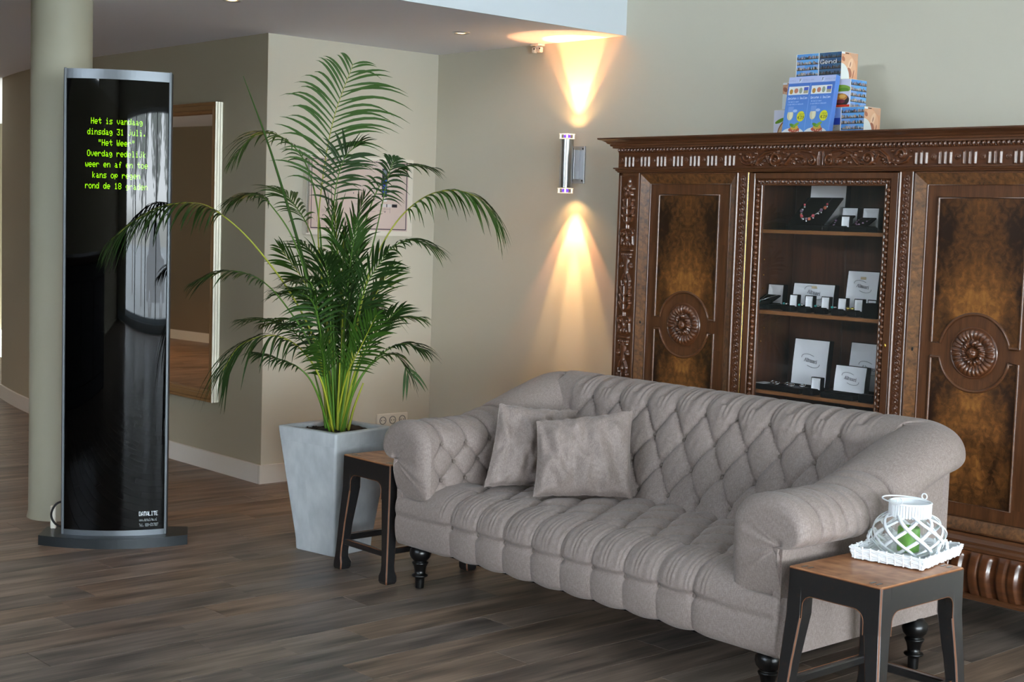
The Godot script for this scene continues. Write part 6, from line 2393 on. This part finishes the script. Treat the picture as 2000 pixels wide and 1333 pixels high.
	for j in pr.size():
		var b: Vector3 = pr[j]
		var tg: Vector3 = pr[mini(j + 1, 130)] - pr[maxi(j - 1, 0)]
		var n := Vector3.RIGHT.cross(tg).normalized() * -1.0
		if n.y < 0 and b.z < 1.9 and b.y > 0.3:
			n = -n
		if b.y < 0.4 and n.z < 0:
			n = -n
		var row := PackedVector3Array()
		for i in nx + 1:
			var X := -0.985 + 1.97 * i / nx
			var u := clampf(X / FP, -4.5, 4.5)
			var q := (1.80 - b.z) / 0.14
			var h := 0.0
			if b.y > 0.41 and b.z < 1.80:
				h = 0.030 * (pow(pillow(u, q), 0.55) - 0.8) - 0.013 * dip(u, q, FP, 0.14) - 0.004 * fold(u, q)
				h += 0.0012 * sin(u * 19.0 + q * 9.0 + 2.0 * sin(q * 3.1 + u))
			else:
				var pl := pow(absf(sin(PI * u)), 0.42)
				var am := 0.013 if b.y > 0.303 else 0.010
				h = am * (pl - 0.8)
				if b.y <= 0.303:
					h *= smoothstep(0.170, 0.215, b.y) * 0.7 + 0.3
				var cr := exp(-pow((b.y - 0.303) / 0.010, 2.0)) * smoothstep(0.80, 0.68, absf(X))
				h -= 0.006 * cr
				if b.y < 0.36:
					h -= 0.006 * dip(u, (0.303 - b.y) / 0.11, FP, 0.11) * (1.0 if absf(b.y - 0.303) < 0.05 else 0.0)
				h += 0.0010 * sin(u * 40.0 + sin(u * 13.0) * 1.5) * smoothstep(0.30, 0.36, b.y)
			var side := smoothstep(0.78, 0.84, absf(X))
			var y := b.y
			if side > 0.0 and y > 0.37:
				y = lerpf(y, minf(y, 0.37), side)
			# scalloped lower hem and rounded ends
			if b.y < 0.24:
				y -= 0.007 * (absf(sin(PI * u)) - 0.5) * smoothstep(0.24, 0.18, b.y)
			var z := b.z - 0.03 * pow(smoothstep(0.955, 0.985, absf(X)), 2.0) * (1.0 if b.z > 1.85 else 0.0)
			row.append(Vector3(SX + X, y, z) + n * h)
		sr.append(row)
	var sg := Mesher.new()
	sg.grid(sr)
	var seat := obj("seat", sg, M.linen, o)
	for i in range(-4, 5):
		sofa_button(seat, Vector3(SX + FP * i, 0.303, 1.9325), Vector3(0, 0, 1))
		for r in 3:
			var X := FP * (i + (0.5 if r % 2 else 0.0))
			if absf(X) < 0.73:
				sofa_button(seat, Vector3(SX + X, 0.413, 1.80 - 0.14 * r), Vector3.UP)
	# outer panels
	for sd: float in [-1.0, 1.0]:
		var p := PackedVector2Array([Vector2(1.02, 0.178), Vector2(1.93, 0.178), Vector2(1.94, 0.20), Vector2(1.94, 0.535)])
		for k in 16:
			var z := 1.90 - 0.88 * k / 15.0
			p.append(Vector2(z, sofa_height(z) - 0.155))
		var m := Mesher.new()
		# the outline is drawn in (z, y) and stands at the side
		m.x = Transform3D(Basis(Vector3(0, 0, 1), Vector3(0, 1, 0), Vector3(-1, 0, 0)), Vector3(SX + sd * 0.972, 0, 0))
		m.prism(p, -0.03 if sd < 0 else 0.0, 0.0 if sd < 0 else 0.03)
		obj("side_panel", m, M.linen, o)
	var bk := Mesher.new()
	bk.span(Vector3(SX - 0.98, 0.178, 1.015), Vector3(SX + 0.98, 0.71, 1.05), 0.01)
	obj("back_panel", bk, M.linen, o)
	var un := Mesher.new()
	un.span(Vector3(SX - 0.96, 0.176, 1.03), Vector3(SX + 0.96, 0.19, 1.91), 0.0)
	obj("underside", un, M.black_velvet, o)
	for k in 4:
		var lx := SX + (-0.89 if k < 2 else 0.89)
		var lz := 1.875
		if k % 2:
			lx = SX + (-0.955 if k < 2 else 0.955)
			lz = 1.15
		var l := Mesher.new()
		l.lathe([Vector2(0.0, 0.0), Vector2(0.0165, 0.0), Vector2(0.018, 0.004), Vector2(0.0195, 0.040), Vector2(0.021, 0.045), Vector2(0.032, 0.049), Vector2(0.034, 0.053), Vector2(0.032, 0.057), Vector2(0.022, 0.061), Vector2(0.023, 0.075), Vector2(0.027, 0.092), Vector2(0.033, 0.103), Vector2(0.034, 0.107), Vector2(0.030, 0.110), Vector2(0.024, 0.113), Vector2(0.031, 0.118), Vector2(0.041, 0.130), Vector2(0.045, 0.145), Vector2(0.043, 0.160), Vector2(0.034, 0.172), Vector2(0.026, 0.180), Vector2(0.0, 0.182)], 32, Vector3(lx, 0, lz))
		obj("leg", l, M.sofa_leg_black, o)


# ------------------------------------------------------------------ cushions
func cushion(called: String, label: String, tl: Vector3, tr: Vector3, br: Vector3, bl: Vector3, thick: float, seed_: int) -> void:
	var nz := noise(seed_, 1.6, 3)
	var c := (tl + tr + br + bl) / 4.0
	var n := (tr - bl).cross(tl - br).normalized()
	var cam := Vector3(6.86, 1.5, 5.5)
	if n.dot(cam - c) < 0:
		n = -n
	var o := thing(called, label, "cushion", c - n * thick, 0.0, "linen scatter cushions on the sofa")
	var rows := []
	var N := 40
	for side in 2:
		var rr := []
		for j in N + 1:
			var row := PackedVector3Array()
			for i in N + 1:
				var u := i / float(N) * 2.0 - 1.0
				var v := j / float(N) * 2.0 - 1.0
				var pu := u * (1.0 - 0.055 * (1.0 - v * v) * absf(u))
				var pv := v * (1.0 - 0.045 * (1.0 - u * u) * absf(v))
				var p := bl.lerp(br, pu * 0.5 + 0.5).lerp(tl.lerp(tr, pu * 0.5 + 0.5), pv * 0.5 + 0.5)
				var t := thick * pow(maxf(0.0, (1.0 - pow(absf(u), 3.0)) * (1.0 - pow(absf(v), 3.0))), 0.55)
				var edge := maxf(absf(u), absf(v))
				var wr := nz.get_noise_2d(u * 1.2 + v * 0.3, v * 0.45 - u * 0.2) * 0.036 * (1.0 - pow(edge, 8.0))
				wr += 0.006 * sin(atan2(v, u) * 9.0 + seed_) * smoothstep(0.5, 0.85, edge) * (1.0 - pow(edge, 8.0))
				p += n * ((t + wr) * (1.0 if side == 0 else -1.0)) - n * thick * 0.0
				p.y += 0.006 * nz.get_noise_2d(u * 3.0, v * 3.0 + 9.0)
				row.append(p - (c - n * thick) - n * thick * 0.4)
			if side == 1:
				row.reverse()
			rr.append(row)
		rows.append(rr)
	for side in 2:
		var g := Mesher.new()
		g.grid(rows[side])
		obj("cover_face" if side == 0 else "cover_back", g, M.linen, o)
	# sewn edge
	var e := Mesher.new()
	var pts := []
	var f: Array = rows[0]
	for i in N + 1:
		pts.append(f[0][i])
	for j in N + 1:
		pts.append(f[j][N])
	for i in N + 1:
		pts.append(f[N][N - i])
	for j in N + 1:
		pts.append(f[N - j][0])
	e.tube(pts, 0.0016, 5, false)
	obj("seam", e, M.linen, o)


func cushions() -> void:
	cushion("scatter_cushion", "front plain linen cushion leaning forward-facing on the sofa seat", Vector3(2.762, 0.735, 1.67), Vector3(2.966, 0.779, 1.342), Vector3(3.057, 0.452, 1.422), Vector3(2.836, 0.454, 1.744), 0.065, 3)
	cushion("scatter_cushion", "rear creased linen cushion against the sofa's far arm, half hidden by the other", Vector3(2.535, 0.775, 1.660), Vector3(2.668, 0.745, 1.345), Vector3(2.735, 0.452, 1.475), Vector3(2.600, 0.458, 1.785), 0.062, 8)


# ------------------------------------------------------------------ tray and lantern
func tray_and_lantern() -> void:
	var y := 0.494
	var o := thing("wicker_tray", "white painted wicker tray with loop handles on the foreground stool", "tray", Vector3(4.378, y, 1.580), 0.16)
	var W := 0.236
	var D := 0.296
	var fl := Mesher.new()
	fl.box(Vector3(0, 0.006, 0), Vector3(W - 0.016, 0.008, D - 0.016), 0.002)
	obj("tray_floor", fl, M.white_cane, o)
	for k in 4:
		var half := W / 2 if k % 2 == 0 else D / 2
		var off := D / 2 if k % 2 == 0 else W / 2
		var m := Mesher.new()
		m.x = Transform3D(Basis(Vector3.UP, k * PI / 2), Vector3.ZERO)
		for r in 7:
			var p := []
			for i in 49:
				var f := i / 48.0 * 2.0 - 1.0
				var ph := r * 1.9 + k
				p.append(Vector3(f * (half - 0.003 + r * 0.0012), 0.005 + r * 0.0053 + 0.0012 * sin(f * 17.0 + ph * 3.0), off - 0.006 + r * 0.0014 + 0.0011 * sin(f * half * 190.0 + (PI if r % 2 else 0.0)) + 0.0012 * sin(f * 11.0 + ph)))
			m.tube(p, 0.0031, 6)
		obj("woven_side", m, M.white_cane, o)
		for q in 9:
			var st := Mesher.new()
			st.x = m.x
			var x := (q / 8.0 * 2.0 - 1.0) * (half - 0.012)
			st.tube([Vector3(x, 0.002, off - 0.005), Vector3(x, 0.042, off + 0.003)], 0.0032, 6)
			obj("stake", st, M.white_cane, o)
	for s: float in [-1.0, 1.0]:
		var p := []
		for i in 25:
			var a := i / 24.0 * PI
			p.append(Vector3(s * (W / 2 - 0.004) + s * 0.004 * sin(a), 0.034 + sin(a) * 0.038, -cos(a) * 0.036))
		var m := Mesher.new()
		for w in 2:
			var tw := []
			for i in 25:
				var a := i * 0.9 + w * PI
				tw.append(p[i] + Vector3(0.003 * sin(a), 0.0025 * sin(a), 0.0025 * cos(a)))
			m.tube(tw, 0.0036, 6)
		obj("handle", m, M.white_cane, o)
	# lantern: a globe of crossing cane strips, a slatted neck, glass and a wire bail
	var l := thing("cane_lantern", "white globe lantern of crossing cane strips with a slatted neck, in the tray", "lantern", Vector3(4.385, y + 0.011, 1.585))
	var R := 0.112
	var cy := 0.067
	var gp := func(th: float, v: float) -> Vector3:      # on the squashed globe, v from -1 to 1
		var lat := v * 1.12
		return Vector3(cos(th) * cos(lat) * R, cy + sin(lat) * 0.073, sin(th) * cos(lat) * R)
	for fam in 2:
		for k in 9:
			var rows := [PackedVector3Array(), PackedVector3Array(), PackedVector3Array(), PackedVector3Array()]
			for i in 29:
				var v := i / 28.0 * 2.0 - 1.0
				var th := TAU * k / 9.0 + (0.95 if fam == 0 else -0.95) * v
				var c: Vector3 = gp.call(th, v)
				var d: Vector3 = ((gp.call(th + (0.03 if fam == 0 else -0.03), v + 0.032) as Vector3) - c).normalized()
				var nn := (c - Vector3(0, cy, 0)) * Vector3(1, 2.2, 1)
				nn = nn.normalized()
				var sd := d.cross(nn).normalized()
				var off := nn * (0.0022 if fam == 0 else -0.0022)
				rows[0].append(c + off + sd * 0.0062 + nn * 0.0008)
				rows[1].append(c + off + nn * 0.0026)
				rows[2].append(c + off - sd * 0.0062 + nn * 0.0008)
				rows[3].append(c + off - nn * 0.0016)
			rows.append(rows[0])
			var m := Mesher.new()
			m.grid(rows)
			obj("cane_strip", m, M.white_cane, l)
	for k in 2:
		var ri := Mesher.new()
		var v := -0.98 if k == 0 else 0.98
		var c: Vector3 = gp.call(0.0, v)
		for q in 2:
			ri.ring(Vector3(0, c.y + q * 0.006 - 0.003, 0), Vector3(c.x + 0.002, 0, 0), Vector3(0, 0, c.x + 0.002), 0.0045, 40, 8)
		obj("cane_ring", ri, M.white_cane, l)
	var nk := Mesher.new()
	var r0 := 0.064
	nk.lathe([Vector2(r0 - 0.004, 0.124), Vector2(r0 - 0.003, 0.163), Vector2(r0 - 0.0055, 0.163), Vector2(r0 - 0.0065, 0.124)], 48)
	obj("neck", nk, M.white_cane, l)
	for k in 44:
		var sl := Mesher.new()
		var a := TAU * k / 44.0
		sl.x = Transform3D(Basis(Vector3.UP, a), Vector3.ZERO)
		sl.box(Vector3(0, 0.143 + 0.0006 * sin(k * 2.3), r0 - 0.0005), Vector3(0.0074, 0.042, 0.004), 0.0012)
		obj("slat", sl, M.white_cane, l)
	var rim := Mesher.new()
	rim.ring(Vector3(0, 0.165, 0), Vector3(r0, 0, 0), Vector3(0, 0, r0), 0.0036, 48, 8)
	obj("neck_rim", rim, M.white_cane, l)
	var bw := Mesher.new()
	var bp := []
	for i in 33:      # the bail lies folded down to the left
		var a := PI * i / 32.0
		bp.append(Vector3(-sin(a) * 0.092 + 0.0, 0.168 + sin(a) * 0.002, cos(a) * (r0 + 0.004)))
	bw.tube(bp, 0.0024, 8)
	for s: float in [-1.0, 1.0]:
		bw.ring(Vector3(0.006, 0.177, s * (r0 + 0.004)), Vector3(0.009, 0, 0), Vector3(0, 0.009, 0), 0.0022, 20, 6)
	obj("wire_handle", bw, M.white_cane, l)
	var gl := Mesher.new()
	gl.lathe([Vector2(0.0, 0.006), Vector2(0.050, 0.006), Vector2(0.052, 0.010), Vector2(0.052, 0.118), Vector2(0.0505, 0.118), Vector2(0.0505, 0.012), Vector2(0.0, 0.010)], 40)
	obj("glass_cylinder", gl, M.glass, l)
	var cd := thing("candle", "green pillar candle inside the white cane lantern", "candle", Vector3(4.385, y + 0.023, 1.585))
	var cx := Mesher.new()
	cx.lathe([Vector2(0.0, 0.0), Vector2(0.033, 0.0), Vector2(0.034, 0.003), Vector2(0.034, 0.072), Vector2(0.030, 0.076), Vector2(0.018, 0.070), Vector2(0.0, 0.069)], 32)
	obj("wax", cx, M.green_wax, cd)
	var wk := Mesher.new()
	wk.tube([Vector3(0, 0.068, 0), Vector3(0.001, 0.076, 0), Vector3(0.003, 0.082, 0)], 0.001, 5)
	obj("wick", wk, M.dark_hole, cd)
